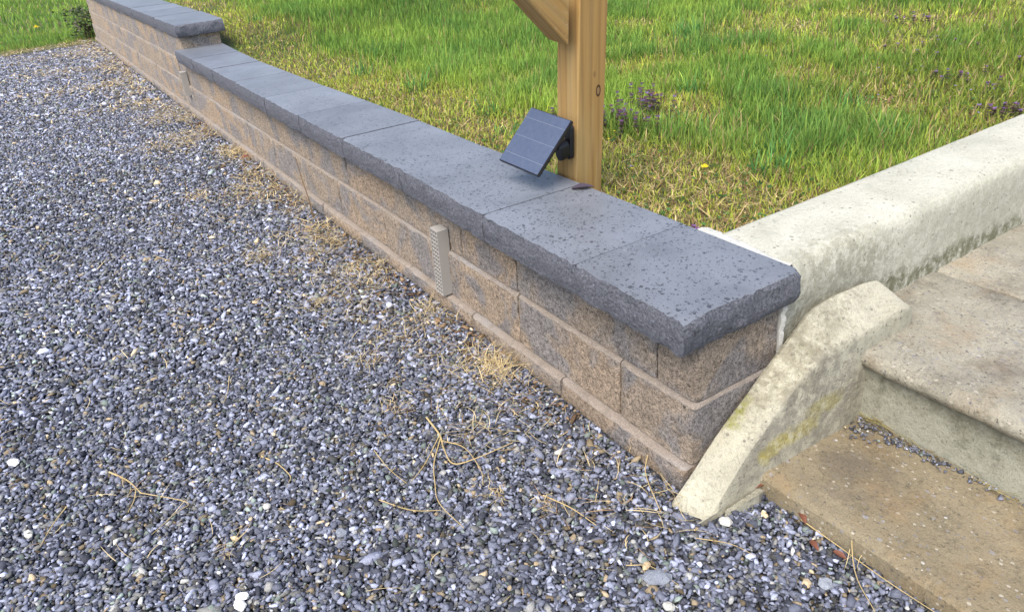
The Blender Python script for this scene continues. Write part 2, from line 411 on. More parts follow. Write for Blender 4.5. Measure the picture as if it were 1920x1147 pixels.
# ------------------------------------------------------------------ retaining wall
wall = thing('retaining_wall', 'tan and grey split block retaining wall with charcoal cap stones beside gravel', 'retaining wall', (0, 0, -.06))
WZ = .06
def make_block(x0, x1, yf, yb, z0, z1, end=False, cham=.006, seed=0, fine=.030, lend=False, amp=.0045):
    xs = seg(x0, x1, fine); zs = [z0]+seg(z0+.01, z1-cham, .022)+[z1]; ys = [yf, yf+.012, yf+.05] + (seg(yf+.05, yb, .05)[1:] if end else [yb])
    V, IJ, F, T = lattice(xs, ys, zs); nx, ny, nz = len(xs)-1, len(ys)-1, len(zs)-1
    for n, (i, j, k) in enumerate(IJ):
        p = V[n].copy()
        edge = (.55 if j == 0 and k == nz else .15) if k in (0, nz) else 1.
        if j == 0:
            V[n, 1] += edge*amp*(nz3(p, 22, seed)+.8*nz3(p, 60, seed+3)) + (0.004 if k == nz else 0)
            if k == nz: V[n, 2] -= .0015+.0015*abs(nz3(p, 40, seed))
        if i == nx and end:
            V[n, 0] += edge*amp*(nz3(p, 22, seed+9)+.8*nz3(p, 60, seed+5)) - (.006 if k == nz else 0)
        if j == 0 and i in (0, nx): V[n, 1] += .0035
        if (i == nx and j == 0 and end): V[n, 0] -= .003
    mi = [1 if t == 'top' else 0 for t in T]
    for n, (f, t) in enumerate(zip(F, T)):
        if t in ('front',) or (t == 'right' and end):
            if all(IJ[v][2] >= nz-1 for v in f): mi[n] = 1
    V[:, 2] += WZ
    return mesh_obj('block', V, F, [M_block, M_ledge], wall, sharp=50, mi=mi)
XEND = -9.62
g = .0042
def course(joints, yf, z0, z1, xr, yback=.235):
    edges = [xr]+joints+[XEND]
    for n in range(len(edges)-1):
        b, a = edges[n], edges[n+1]
        far = b < -4
        dy = R.normal(0, .0012)
        make_block(a+g/2, b-g/2, yf+dy, yback if n == 0 else .16, z0+.0008, z1-.0008, end=(n == 0), seed=R.uniform(0, 90), fine=.06 if far else .018)
def jl(first, step): 
    o = list(first)
    while o[-1]-step > XEND+.15: o.append(o[-1]-step+R.normal(0, .004))
    return o
course(jl([-.425, -.86, -1.28, -1.70, -2.097], .42), -.027, -.16, -.002, 0.002)
course(jl([-.219, -.630, -1.053, -1.482, -1.914, -2.314],   .418), -.008, 0., .148, .006)
course(jl([-.116, -.640, -.93, -1.38, -1.80], .42), .002, .15, .300, .000)
# third course beyond the step
def course3():
    e = -4.475; first = True; x = e
    while x > XEND+.05:
        a = max(x-.42, XEND)
        make_block(a+g/2, x-g/2, .008, .26, .302, .450, end=first, seed=R.uniform(0, 90), fine=.06); x = a; first = False
course3()
def make_cap(x0, x1, yf0, yf1, yb0, yb1, z0, z1, end=False, fine=.014, gap0=.0015, gap1=.0015, amp=1.):
    xs = seg(x0+gap0/2, x1-gap1/2, fine); zs = seg(z0, z1, .0125); ys = [0, .02, .05, .15, .25] if not end else [0, .014]+seg(.028, 1., .045)
    ys = [0, .05, .15, .5, .9, 1.] if not end else [0, .04]+list(np.linspace(.08, 1., 20))
    V, IJ, F, T = lattice(xs, ys, zs); nx, ny, nz = len(xs)-1, len(ys)-1, len(zs)-1; sd = R.uniform(0, 80)
    tilt = R.normal(0, .0006)
    for n, (i, j, k) in enumerate(IJ):
        t = (V[n, 0]-x0)/(x1-x0); yf = yf0*(1-t)+yf1*t; yb = yb0*(1-t)+yb1*t; u = V[n, 1]
        V[n, 1] = yf+(yb-yf)*u; p = V[n].copy(); V[n, 2] += tilt
        belly = -math.sin(math.pi*k/nz)*.004
        if j == 0:
            V[n, 1] += amp*(belly + .0036*nz3(p, 30, sd)+.0036*nz3(p, 85, sd+4))
            if k == nz: V[n, 2] -= amp*max(0, .0018+.0040*nz3(p, 55, sd)); 
        elif j == 1 and k == nz: V[n, 2] -= amp*max(0, .0012*nz3(p, 45, sd+2))
        if i == nx and end:
            V[n, 0] += -belly*1.3 + .0060*nz3(p, 26, sd+7)+.0044*nz3(p, 80, sd+8)
            if k == nz: V[n, 2] -= max(0, .003+.0055*nz3(p, 50, sd+1)); V[n, 0] += -.003+.004*nz3(p, 70, sd+2)
            if k == 0: V[n, 0] -= .004
        if j == 0 and i in (0, nx) and not (end and i == nx): V[n, 1] += .0025
    mi = [0 if t == 'top' else 1 for t in T]
    V[:, 2] += WZ
    return mesh_obj('cap_stone', V, F, [M_captop, M_capside], wall, sharp=38, mi=mi)
# x of the joint at the front, x at the back, y front, y back, joint gap
J = [(.022, .255, .0), (-.300, .256, .0008), (-.678, .255, .0014), (-1.182, .252, .0048), (-1.640, .257, .0052), (-2.10, .250, .0022), (-2.557, .236, .0075),
     (-3.06, .232, .002), (-3.531, .226, .009), (-4.008, .240, .010), (-4.48, .262, .0)]
YF = [-.064, -.062, -.060, -.048, -.049, -.047, -.046, -.040, -.036, -.038, -.038]
for n in range(len(J)-1):
    make_cap(J[n+1][0], J[n][0], YF[n+1], YF[n], J[n+1][1], J[n][1], .3008, .374, end=(n == 0), fine=.014 if n < 4 else .03, gap0=J[n+1][2], gap1=J[n][2])
U = [-4.432, -5.135, -5.62, -6.10, -6.84, -7.33, -7.81, -8.3, -8.78, -9.25, -9.66]
for n in range(len(U)-1):
    make_cap(U[n+1], U[n], -.008, -.006, .315, .300 if n else .292, .4508, .524, end=(n == 0), fine=.03, gap0=.012, gap1=.012 if n else 0)

# ------------------------------------------------------------------ concrete curb wall, cheek, steps, walk
def loft(name, ys, sect, mat, parent=None, sharp=35, amp=.0015, closed_ends=True, sc=9):
    """sect(y) -> list of (x, z), counter-clockwise seen from -Y"""
    V = []; F = []; n = len(sect(ys[0]))
    for y in ys:
        for (x, z) in sect(y):
            d = amp*mnoise.noise(Vector((x*sc, y*sc, z*sc)))*1.5+amp*.6*mnoise.noise(Vector((x*sc*4, y*sc*4, z*sc*4)))
            V.append((x+d, y, z+d))
    for a in range(len(ys)-1):
        for b in range(n):
            c = (b+1) % n
            F.append((a*n+b, a*n+c, (a+1)*n+c, (a+1)*n+b))
    if closed_ends:
        F.append(tuple(reversed(range(n)))); F.append(tuple((len(ys)-1)*n+i for i in range(n)))
    return mesh_obj(name, V, F, mat, parent, sharp=sharp)
curb = thing('concrete_curb_wall', 'long pale concrete curb wall between the lawn and the concrete walk', 'curb', (0, .26, 0))
def curb_sect(y):
    k = 1.0; xo = -.010*max(0, y-.8)
    return [(-.233+xo, -.1), (.012, -.1), (.008+xo, .12), (-.002+xo, .17), (-.008+xo, .24), (-.013+xo, .30), (-.018+xo, .335), (-.025+xo, .350), (-.037+xo, .359), (-.055+xo, .3625),
            (-.12+xo, .364), (-.17+xo, .363), (-.215+xo, .361), (-.227+xo, .357), (-.233+xo, .349), (-.234+xo, .30)]
cw = loft('curb_body', seg(.263-.26, 5.2-.26, .04), lambda y: curb_sect(y+.26), M_curb, curb, amp=.0022)
# mortar smeared along the joint between cap stones and curb
pts = [(-.262, .262, .030), (-.235, .268, .034), (-.20, .285, .030), (-.16, .285, .026), (-.12, .283, .022), (-.08, .275, .016), (-.04, .268, .012), (-.012, .266, .011)]
V = []; F = []
for n, x in enumerate(np.linspace(-.262, -.008, 40)):
    wv = np.interp(x, [q[0] for q in pts], [q[2] for q in pts])+.005*nz3((x, 0, 0), 60)
    V += [(x, .250-.26, .30), (x, .2585-.26, .3705+.002*nz3((x, 1, 0), 50)), (x, .262-.26+wv*.4, .371+.003*nz3((x, 2, 0), 70)), (x, .262-.26+wv, .3655+.001*nz3((x, 3, 0), 70)), (x, .262-.26+wv*1.1, .34)]
for n in range(39):
    for k in range(4): a = n*5+k; F.append((a, a+5, a+6, a+1))
mesh_obj('mortar_seam', V, F, M_caulk, curb)
V = []; F = []
for n, z in enumerate(np.linspace(.14, .300, 26)):
    a = .004*nz3((0, 0, z), 80)
    V += [(-.02, .240-.26, z), (.002+a, .238-.26, z), (.005+a, .243-.26, z), (.006+a, .2475-.26+a*.6, z), (-.01, .252-.26, z)]
for n in range(25):
    for k in range(4): a = n*5+k; F.append((a, a+1, a+6, a+5))
mesh_obj('mortar_seam', V, F, M_caulk, curb)

cheek = thing('sloping_step_cheek', 'sloping stained concrete cheek curb leaning past the end of the block wall', 'step cheek', (.05, -.08, -.06))
cy = [-.085, -.08, -.06, 0, .055, .14, .2, .25, .31, .39, .52, .545, .558, .562]
cz = [-.066, -.056, -.034, .012, .062, .133, .183, .217, .238, .247, .243, .236, .222, .19]
cyl = [-.085, -.061, .051, .125, .199, .259, .300, .33, .39, .5, .545, .558, .562]; czl = [-.075, -.052, .062, .124, .185, .228, .256, .265, .268, .260, .250, .235, .20]
cyr = [-.085, -.042, .06, .141, .20, .231, .27, .314, .407, .52, .545, .558, .562]; czr = [-.09, -.057, .055, .121, .164, .185, .203, .214, .222, .226, .222, .212, .18]
def cheek_sect(y):
    z = float(np.interp(y, cyr, czr)); zl = float(np.interp(y, cyl, czl)); xl = .012+.003*math.sin(y*9); e = float(ss((y-.53)/.03))*.006
    xr = .090 + .012*float(ss((y-.2)/.2)); b = .095+.022*float(ss((y+.02)/.2))
    return [(xl, -.2), (b, -.2), (b, -.05), (b*.5+xr*.5, (z-.05)*.5-.005 if z > -.03 else -.05), (xr+.002, max(z-.016, -.055)), (xr, z-.005), (xr-.004, z-.001), (xr-.014, z), ((xl+xr)/2, (z+zl)/2+.001), (xl+.010, zl), (xl+.003, zl-.004), (xl+e, zl-.012)]
ys = sorted(set([round(v, 4) for v in seg(-.085, .53, .012)+[.536, .542, .548, .553, .557, .560, .562]]))
ck = loft('cheek_body', [y+.08 for y in ys], lambda y: [(x-.05, z+.06) for x, z in cheek_sect(y-.08)], M_cheek, cheek, amp=.0028, sc=14)
# broken-off wedge at its foot
rng = random.Random(3); V = []; F = []
out = [(-.005, .0, .0), (.012, .0, .0), (.020, .035, .0), (.024, .075, .0), (.012, .105, .0), (-.004, .10, .0)]
for q in out: V.append((q[0], q[1], -.03))
for q in out: V.append((q[0]*.75+.0005, q[1]*.96+.002, .016+.016*math.sin(q[1]*28)+rng.uniform(-.002, .003)))
F = [(0, 1, 2, 3, 4, 5)[::-1], (6, 7, 8, 9, 10, 11)]+[(i, (i+1) % 6, (i+1) % 6+6, i+6) for i in range(6)]
mesh_obj('broken_chip', V, F, M_cheek, cheek, sharp=25, loc=(.058, .068, .0))

steps = thing('concrete_steps', 'weathered concrete steps with a rounded nosing right of the sloping cheek', 'steps', (.5, .3, -.06))
O = Vector((.5, .3, -.06))
def prof_x(name, prof, x0, x1, mat, parent, amp=.0015, step=.03, sharp=35, origin=O, sc=10):
    xs = seg(x0, x1, step); V = []; F = []; n = len(prof)
    for x in xs:
        for (y, z) in prof:
            d = amp*(mnoise.noise(Vector((x*sc, y*sc, z*sc)))*1.3+.6*mnoise.noise(Vector((x*sc*5, y*sc*5, z*sc*5))))
            V.append((x-origin.x, y+d-origin.y, z+d-origin.z))
    for a in range(len(xs)-1):
        for b in range(n): c = (b+1) % n; F.append((a*n+b, (a+1)*n+b, (a+1)*n+c, a*n+c))
    F.append(tuple(range(n))); F.append(tuple((len(xs)-1)*n+i for i in reversed(range(n))))
    return mesh_obj(name, V, F, mat, parent, sharp=sharp)
low = [(.098, -.22), (.090, -.08), (.090, -.04), (.094, -.018), (.104, -.009), (.125, -.006), (.20, -.004), (.30, -.005), (.43, -.006), (.43, -.22)]
prof_x('lower_tread', low, .085, 2.2, M_tread, steps, amp=.003)
prof_x('riser', [(.406, -.2), (.404, -.006), (.404, .06), (.405, .128), (.47, .128), (.47, -.2)], .06, 2.2, M_riser, steps, amp=.002)
nose = [(.392, .1285), (.384, .136), (.381, .146), (.383, .156), (.390, .163), (.402, .168), (.42, .170), (.46, .1705)] + [(y, .1705) for y in (.52, .6, .68, .76, .828)]+[(.836, .166), (.838, .155), (.838, .1285)]
prof_x('upper_tread', nose, -.03, 2.2, M_walk, steps, amp=.0028, sc=13)
walk = thing('walkway', '', '')
for k in ('label', 'category'): del walk[k]
walk['kind'] = 'structure'; walk.location = (.5, .85, .1)
O2 = Vector((.5, .85, .1))
y0 = .846
for n in range(4):
    y1 = y0+.95
    pr = [(y0, -.02), (y0, .155), (y0+.003, .164), (y0+.011, .169), (y0+.2, .1705), (y0+.5, .170), (y1-.02, .1705), (y1-.003, .164), (y1, .155), (y1, -.02)]
    prof_x('slab', pr, -.06, 2.2, M_walk, walk, amp=.0020, origin=O2, step=.05); y0 = y1+.007

# ------------------------------------------------------------------ timber post with diagonal brace
post = thing('wooden_post', 'square pine post with a diagonal brace standing behind the cap stones', 'post', (-.7735, .3215, .28))
PT = post; 
def beam(name, w, d, z0, z1, mat, parent, cut0=0., cut1=0., bev=.003, loc=None, rot=None):
    """beam along local Z with bevelled long edges; cut0 shears the foot along local Y"""
    prof = []
    for sx, sy in ((1, 1), (-1, 1), (-1, -1), (1, -1)):
        a = (sx*(w/2-bev), sy*d/2); b_ = (sx*w/2, sy*(d/2-bev)); prof += ([b_, a] if sx*sy > 0 else [a, b_])
    V = []; F = []; zs = seg(z0, z1, .1)
    for q, z in enumerate(zs):
        for (x, y) in prof:
            k = (cut0*y if q == 0 else 0)+(cut1*y if q == len(zs)-1 else 0)
            V.append((x+.0006*nz3((x, y, z), 9), y+.0006*nz3((y, x, z), 9), z+k))
    n = 8
    for a in range(len(zs)-1):
        for b_ in range(n): c = (b_+1) % n; F.append((a*n+b_, a*n+c, (a+1)*n+c, (a+1)*n+b_))
    F.append(tuple(reversed(range(n)))); F.append(tuple((len(zs)-1)*n+i for i in range(n)))
    return mesh_obj(name, V, F, mat, parent, sharp=30, loc=loc, rot=rot)
lean = math.atan2(.038, .47)
beam('timber_post', .091, .091, -.1, 1.02, M_wood, post, rot=(0, lean*.95, 0), loc=(-.006, 0, .0))
# brace rises at 45 degrees towards the driveway from the post's front face
bx = .0365; zb = .765-.28
bw = .087
L = .55
brace = beam('diagonal_brace', .086, bw, 0, L, M_wood, post, cut0=1., loc=(bx-.002, -.0465-bw/2/math.sqrt(2), zb+bw/2/math.sqrt(2)), rot=(math.radians(45), lean*.95, 0))

# ------------------------------------------------------------------ solar panel on a bracket
pn = thing('solar_panel', 'small tilted solar panel in a black frame clamped to the wooden post', 'solar panel', (-.766, .17, .494))
az, el, ro = math.radians(-78.7), math.radians(45), math.radians(-6.7)
nrm = Vector((math.cos(el)*math.cos(az), math.cos(el)*math.sin(az), math.sin(el)))
ax = Vector((0, 0, 1)).cross(nrm).normalized(); bx_ = nrm.cross(ax)
a2 = ax*math.cos(ro)+bx_*math.sin(ro); b2 = -ax*math.sin(ro)+bx_*math.cos(ro)
pm = Matrix(((a2.x, b2.x, nrm.x), (a2.y, b2.y, nrm.y), (a2.z, b2.z, nrm.z)))
prot = pm.to_euler()
M_black = flat_mat('black_plastic', (.012, .012, .014), .38, .5)
def cell_material():
    m, t, b = newmat('solar_cells'); g = N(t); v = g.obj()
    s3 = g.n('ShaderNodeSeparateXYZ'); g.l(v, s3.inputs[0])
    fr = g.math('FRACT', g.math('MULTIPLY_ADD', s3.outputs[1], 18.6, .5))
    ln = g.math('LESS_THAN', g.math('ABSOLUTE', g.math('SUBTRACT', fr, .5)), .012)
    fx = g.math('FRACT', g.math('MULTIPLY', s3.outputs[0], 260)); ln2 = g.math('MULTIPLY', g.math('LESS_THAN', fx, .2), .25)
    dust = g.ramp(g.noise(v, 60, 6, .7), [(.3, 0.), (.75, .16)])
    c = g.mix(g.math('MAXIMUM', ln, ln2), (.050, .066, .115), (.13, .15, .19))
    c = g.mix(dust, c, (.20, .21, .24))
    g.l(c, b.inputs['Base Color']); b.inputs['Roughness'].default_value = .2
    b.inputs['Specular IOR Level'].default_value = .8; b.inputs['Coat Weight'].default_value = .6; b.inputs['Coat Roughness'].default_value = .16
    return m
M_cell = cell_material()
def bevbox(name, sx, sy, sz, mat, parent, loc, rot, bev=.002):
    import bmesh
    bm = bmesh.new(); bmesh.ops.create_cube(bm, size=1)
    for v in bm.verts: v.co = Vector((v.co.x*sx, v.co.y*sy, v.co.z*sz))
    bmesh.ops.bevel(bm, geom=list(bm.edges), offset=bev, segments=2, affect='EDGES')
    me = bpy.data.meshes.new(name); bm.to_mesh(me); bm.free(); me.materials.append(mat)
    me.polygons.foreach_set('use_smooth', [True]*len(me.polygons)); me.set_sharp_from_angle(angle=math.radians(35))
    o = bpy.data.objects.new(name, me); link(o, parent); o.location = loc; o.rotation_euler = rot; return o
PW_, PH_ = .159, .169
bevbox('frame', PW_, PH_, .010, M_black, pn, tuple(nrm*-.0055), prot)
bevbox('cell_panel', PW_-.005, PH_-.005, .002, M_cell, pn, tuple(nrm*.0002), prot, .0006)
# ribs on the back edge of the frame
def frame_pt(u, v, d): return a2*u+b2*v+nrm*d
for v in np.linspace(-.07, .07, 9):
    bevbox('rib', PW_*.9, .003, .006, M_black, pn, tuple(frame_pt(.004, v, -.013)), prot, .0008)
# bracket: wall plate, hinge lobe, arm
def disc_plate(name, r, h, L, mat, parent, loc, rot):
    """stadium plate: width 2r, total length L+2r along local Z, thickness h along local Y"""
    pr = [(r*math.cos(t), L/2+r*math.sin(t)) for t in np.linspace(0, math.pi, 11)]+[(r*math.cos(t), -L/2+r*math.sin(t)) for t in np.linspace(math.pi, 2*math.pi, 11)]
    V = []; n = len(pr)
    for y, k in ((-h/2, .88), (-h/2+h*.2, 1.), (h/2, 1.)):
        for (x, z) in pr: V.append((x*k, y, z*k if abs(z) < L/2 else z-(1-k)*r*math.copysign(1, z)))
    F = [tuple(range(n))]+[(a*n+i, (a+1)*n+i, (a+1)*n+(i+1) % n, a*n+(i+1) % n) for a in range(2) for i in range(n)]+[tuple(reversed(range(2*n, 3*n)))]
    return mesh_obj(name, V, F, mat, parent, sharp=40, loc=loc, rot=rot)
yp = .262-.17
disc_plate('mounting_plate', .0135, .012, .072, M_black, pn, (.026, yp+.003, -.018), (0, .05, 0))
disc_plate('hinge_lobe', .015, .030, .022, M_black, pn, (.020, yp-.016, -.040), (.2, .05, 0))
bevbox('arm', .020, .060, .022, M_black, pn, (.013, yp-.038, -.022), (-.5, 0, .1), .004)
disc_plate('hinge_cap', .017, .020, .010, M_black, pn, tuple(frame_pt(.012, .0, -.022)), prot)
M_screw = flat_mat('screw_metal', (.75, .75, .72), .3, .5, 1.)
disc_plate('screw', .0022, .003, .0002, M_screw, pn, (.027, yp-.0045, -.056), (0, 0, 0))
# fallen brownish leaf lying on the cap next to the post
M_leafd = flat_mat('dark_leaf', (.055, .042, .062), .8)
M_leafb = flat_mat('brown_leaf', (.15, .055, .03), .7)
def leaf(name, L, W, curl, mat, loc, rot, label, seed=1):
    V = []; F = []; n = 10; rr = random.Random(seed)
    for i in range(n+1):
        t = i/n; wd = W*math.sin(math.pi*t**.85)**.8*(1+rr.uniform(-.12, .12))+.0004; z = curl*math.sin(math.pi*t)*L
        for s in (-1, -.5, 0, .5, 1): V.append((L*(t-.5), s*wd/2, z+abs(s)*wd*.22*(1 if curl else .1)+.0006))
    for i in range(n):
        for j in range(4): a = i*5+j; F.append((a, a+5, a+6, a+1))
    m_ = len(V)
    V += [(x, y, z-.0006) for x, y, z in V]; F += [(f[3]+m_, f[2]+m_, f[1]+m_, f[0]+m_) for f in F]
    o = mesh_obj(name, V, F, mat, loc=loc, rot=rot, sharp=80); return tag(o, label, 'leaf')
leaf('fallen_leaf', .062, .030, .015, M_leafd, (-.648, .236, .3755), (0, 0, 1.05), 'dark purplish fallen leaf flat on the cap stone at the post foot', 2)
leaf('fallen_leaf', .040, .013, .16, M_leafb, (.108, .094, -.038), (.1, -.2, 1.1), 'curled brown leaf in the corner between cheek and lower tread', 3)
leaf('fallen_leaf', .030, .011, .14, M_leafb, (.213, .085, -.040), (0, .1, -.5), 'brown leaf beside the front edge of the lower tread', 4)
leaf('fallen_leaf', .028, .010, .10, M_leafb, (.270, .046, -.041), (.2, 0, -.35), 'small rusty leaf on dark gravel a hand from the tread', 5)
leaf('fallen_leaf', .026, .011, .10, M_leafb, (.312, .062, -.040), (.2, .1, .2), 'small rusty leaf under the end of the tread straw', 6)
leaf('fallen_leaf', .05, .018, .12, flat_mat('red_leaf', (.16, .03, .02), .7), (-3.18, -.052, -.035), (.5, 0, 1.2), 'dark red leaf at the wall foot far down the wall', 7)

# ------------------------------------------------------------------ plastic weep vents set in the wall joints
M_vent = flat_mat('grey_plastic', (.36, .34, .315), .6, .35)
M_ventin = flat_mat('vent_inside', (.035, .032, .03), .8, .2)
def vent(loc, label, H=.218, W=.045, D=.018, rz=0.):
    t = thing('weep_vent', label, 'vent', loc, (0, .05, rz), 'plastic weep vents in the wall')
    def bxs(lst):
        V = []; F = []
        for (x0, x1, y0, y1, z0, z1) in lst:
            k = len(V)
            V += [(x0, y0, z0), (x1, y0, z0), (x1, y1, z0), (x0, y1, z0), (x0, y0, z1), (x1, y0, z1), (x1, y1, z1), (x0, y1, z1)]
            F += [tuple(k+i for i in f) for f in ((0, 3, 2, 1), (4, 5, 6, 7), (0, 1, 5, 4), (1, 2, 6, 5), (2, 3, 7, 6), (3, 0, 4, 7))]
        return V, F
    shell = [(-W/2, -W/2+.003, -D, .02, 0, H), (W/2-.003, W/2, -D, .02, 0, H), (-W/2+.003, W/2-.003, -D, .02, H-.003, H), (-W/2+.003, W/2-.003, -D, .02, 0, .003)]
    for q, b_ in enumerate(shell):
        V, F = bxs([b_]); mesh_obj('side_panel' if q < 2 else 'end_panel', V, F, M_vent, t, smooth=False)
    ce = [(-W/2+.0035, W/2-.0035, -D*.35, -D*.35+.002, .004, H-.004)]
    V, F = bxs(ce); mesh_obj('back_panel', V, F, M_ventin, t, smooth=False)
    nr = 16; th = .0024
    bars = [(-W/2+.003, W/2-.003, -D+.0008, -D+.007, .003+(H-.006)*i/nr-th/2, .003+(H-.006)*i/nr+th/2) for i in range(1, nr)]
    for b_ in bars:
        V, F = bxs([b_]); mesh_obj('grille_bar', V, F, M_vent, t, smooth=False)
    for k in (1, 2):
        x = -W/2+W*k/3; V, F = bxs([(x-th/2, x+th/2, -D+.0004, -D+.0074, .003, H-.003)]); mesh_obj('grille_upright', V, F, M_vent, t, smooth=False)
    return t
vent((-1.028, -.022, .004), 'grey plastic grid vent sticking out of the wall joint near its middle')
vent((-4.515, -.022, .085), 'small grey plastic vent in the far wall below the stepped cap', H=.15, W=.04)
# blob of mortar at the side of the near vent
def lump(name, r, loc, mat, label, cat, flat=.6, seed=1, parent=None, sub=2, amp=.28, rot=(0, 0, 0), sx=1.):
    import bmesh
    bm = bmesh.new(); bmesh.ops.create_icosphere(bm, subdivisions=sub, radius=1)
    for v in bm.verts:
        d = 1+amp*mnoise.noise(v.co*1.6+Vector((seed, seed, 0)))+amp*.4*mnoise.noise(v.co*4+Vector((seed, 0, 0)))
        v.co = Vector((v.co.x*r*d*sx, v.co.y*r*d, v.co.z*r*flat*d))
    me = bpy.data.meshes.new(name); bm.to_mesh(me); bm.free(); me.materials.append(mat)
    o = bpy.data.objects.new(name, me); link(o, parent); o.location = loc; o.rotation_euler = rot
    return tag(o, label, cat) if label else o

# ------------------------------------------------------------------ single larger stones on the gravel
M_white = concrete_material('white_stone', (.80, .80, .78), (.90, .90, .88), (.6, .58, .5), grime=.2, spots=False)
M_pale = concrete_material('pale_stone', (.48, .47, .42), (.62, .60, .55), (.3, .28, .2), grime=.3, spots=False)
M_bluest = concrete_material('blue_grey_stone', (.20, .22, .26), (.33, .35, .39), (.1, .1, .12), grime=.4, spots=False)
M_tanst = concrete_material('tan_stone', (.50, .38, .22), (.62, .48, .30), (.3, .2, .1), grime=.3, spots=False)
for (r, x, y, m_, lb, fl, rz, sx) in (
    (.011, -1.036, -1.222, M_white, 'bright white stone at the left edge of the gravel', .7, .6, 1.5),
    (.010, -.266, -.884, M_white, 'white chipped stone at the bottom edge of the driveway', .6, .3, 1.5),
    (.010, -.283, -.875, M_white, 'smaller white stone touching the chipped white one', .6, 1.3, 1.3),
    (.009, -.734, -1.205, M_pale, 'pale grey angular stone low on the left side of the gravel', .55, .2, 1.5),
    (.017, .146, -.235, M_bluest, 'large flat blue grey stone on gravel below the cheek tip', .45, 1.0, 1.6),
    (.011, .127, -.035, M_pale, 'pale stone against the lower end of the sloping cheek', .7, .6, 1.2),
    (.0075, -.493, -.764, M_pale, 'round pale stone alone among dark gravel', .6, .6, 1.2),
    (.014, -2.094, -.155, M_bluest, 'large light stone near the straw and the wall foot', .4, .6, 1.3),
    (.010, -.319, -.663, M_bluest, 'blue grey stone in the open middle gravel', .7, .6, 1.3),
    (.0065, .115, -.232, M_tanst, 'tan oblong pebble beside the large flat blue grey stone', .6, 2.0, 1.9),
    (.013, .335, -.010, M_bluest, 'dark slate stone near the bottom right gravel', .55, 2.0, 1.2),
    (.009, .205, -.262, M_pale, 'cream pebble right of the large flat blue grey stone', .6, .4, 1.2)):
    lump('stone', r, (x, y, -.043), m_, lb, 'stone', fl, seed=x*7+3, rot=(.1, .1, rz), sx=sx)

# ------------------------------------------------------------------ gravel: crushed stone, one mesh
PHI = (1+5**.5)/2
ico = np.array([(-1, PHI, 0), (1, PHI, 0), (-1, -PHI, 0), (1, -PHI, 0), (0, -1, PHI), (0, 1, PHI), (0, -1, -PHI), (0, 1, -PHI), (PHI, 0, -1), (PHI, 0, 1), (-PHI, 0, -1), (-PHI, 0, 1)], float)
ico /= np.linalg.norm(ico[0])
icoF = np.array([(0, 11, 5), (0, 5, 1), (0, 1, 7), (0, 7, 10), (0, 10, 11), (1, 5, 9), (5, 11, 4), (11, 10, 2), (10, 7, 6), (7, 1, 8), (3, 9, 4), (3, 4, 2), (3, 2, 6), (3, 6, 8), (3, 8, 9), (4, 9, 5), (2, 4, 11), (6, 2, 10), (8, 6, 7), (9, 8, 1)])
octa = np.array([(1, 0, 0), (-1, 0, 0), (0, 1, 0), (0, -1, 0), (0, 0, 1), (0, 0, -1)], float)
octF = np.array([(0, 2, 4), (2, 1, 4), (1, 3, 4), (3, 0, 4), (2, 0, 5), (1, 2, 5), (3, 1, 5), (0, 3, 5)])
def stones(P, size, base, faces, ntemp=24):
    n = len(P); nb = len(base)
    T = np.array([np.sign(base)*np.abs(base)**.8*(1+R.uniform(-.40, .34, (nb, 1)))+R.normal(0, .13, (nb, 3)) for _ in range(ntemp)])
    v = T[R.integers(0, ntemp, n)]
    sc = np.stack([R.uniform(.9, 1.55, n), R.uniform(.5, .9, n), R.uniform(.34, .7, n)], 1)
    v = v*sc[:, None, :]
    # tilt then spin
    tx = R.normal(0, .42, n); ty = R.normal(0, .42, n); tz = R.uniform(0, 2*np.pi, n)
    def rx(a): c, s, o, z = np.cos(a), np.sin(a), np.ones(n), np.zeros(n); return np.stack([np.stack([o, z, z], 1), np.stack([z, c, -s], 1), np.stack([z, s, c], 1)], 1)
    def ry(a): c, s, o, z = np.cos(a), np.sin(a), np.ones(n), np.zeros(n); return np.stack([np.stack([c, z, s], 1), np.stack([z, o, z], 1), np.stack([-s, z, c], 1)], 1)
    def rz(a): c, s, o, z = np.cos(a), np.sin(a), np.ones(n), np.zeros(n); return np.stack([np.stack([c, -s, z], 1), np.stack([s, c, z], 1), np.stack([z, z, o], 1)], 1)
    M = rz(tz) @ rx(tx) @ ry(ty)
    v = np.einsum('nij,nkj->nki', M, v)*size[:, None, None]+P[:, None, :]
    F = faces[None]+(np.arange(n)*nb)[:, None, None]
    return v.reshape(-1, 3), F.reshape(-1, 3)
def frustum(P, mx=.16, my=.14):
    d = P-CAM; f = np.array(fw); r = np.array(r2); u = np.array(u2)
    z = d@f; x = d@r/np.maximum(z, .01)*1.3864/.96; y = d@u/np.maximum(z, .01)*1.3864/.5735
    return (z > .1) & (np.abs(x) < 1+mx) & (np.abs(y) < 1+my)
def gravel_ok(x, y):
    wallside = (y > -.040) & (x < .004); cheek_ = (x > .004) & (x < .112) & (y > -.075); tread = (x > .10) & (y > .092); tuck = (x > .09) & (y > .10)
    return ~(wallside | cheek_ | tread | tuck) & (x > -9.75+.25*np.sin(y*5)) 
def jgrid(s, x0, x1, y0, y1):
    X, Y = np.meshgrid(np.arange(x0, x1, s), np.arange(y0, y1, s), indexing='ij'); X = X.ravel()+R.uniform(-.5, .5, X.size)*s; Y = Y.ravel()+R.uniform(-.5, .5, Y.size)*s
    return X, Y
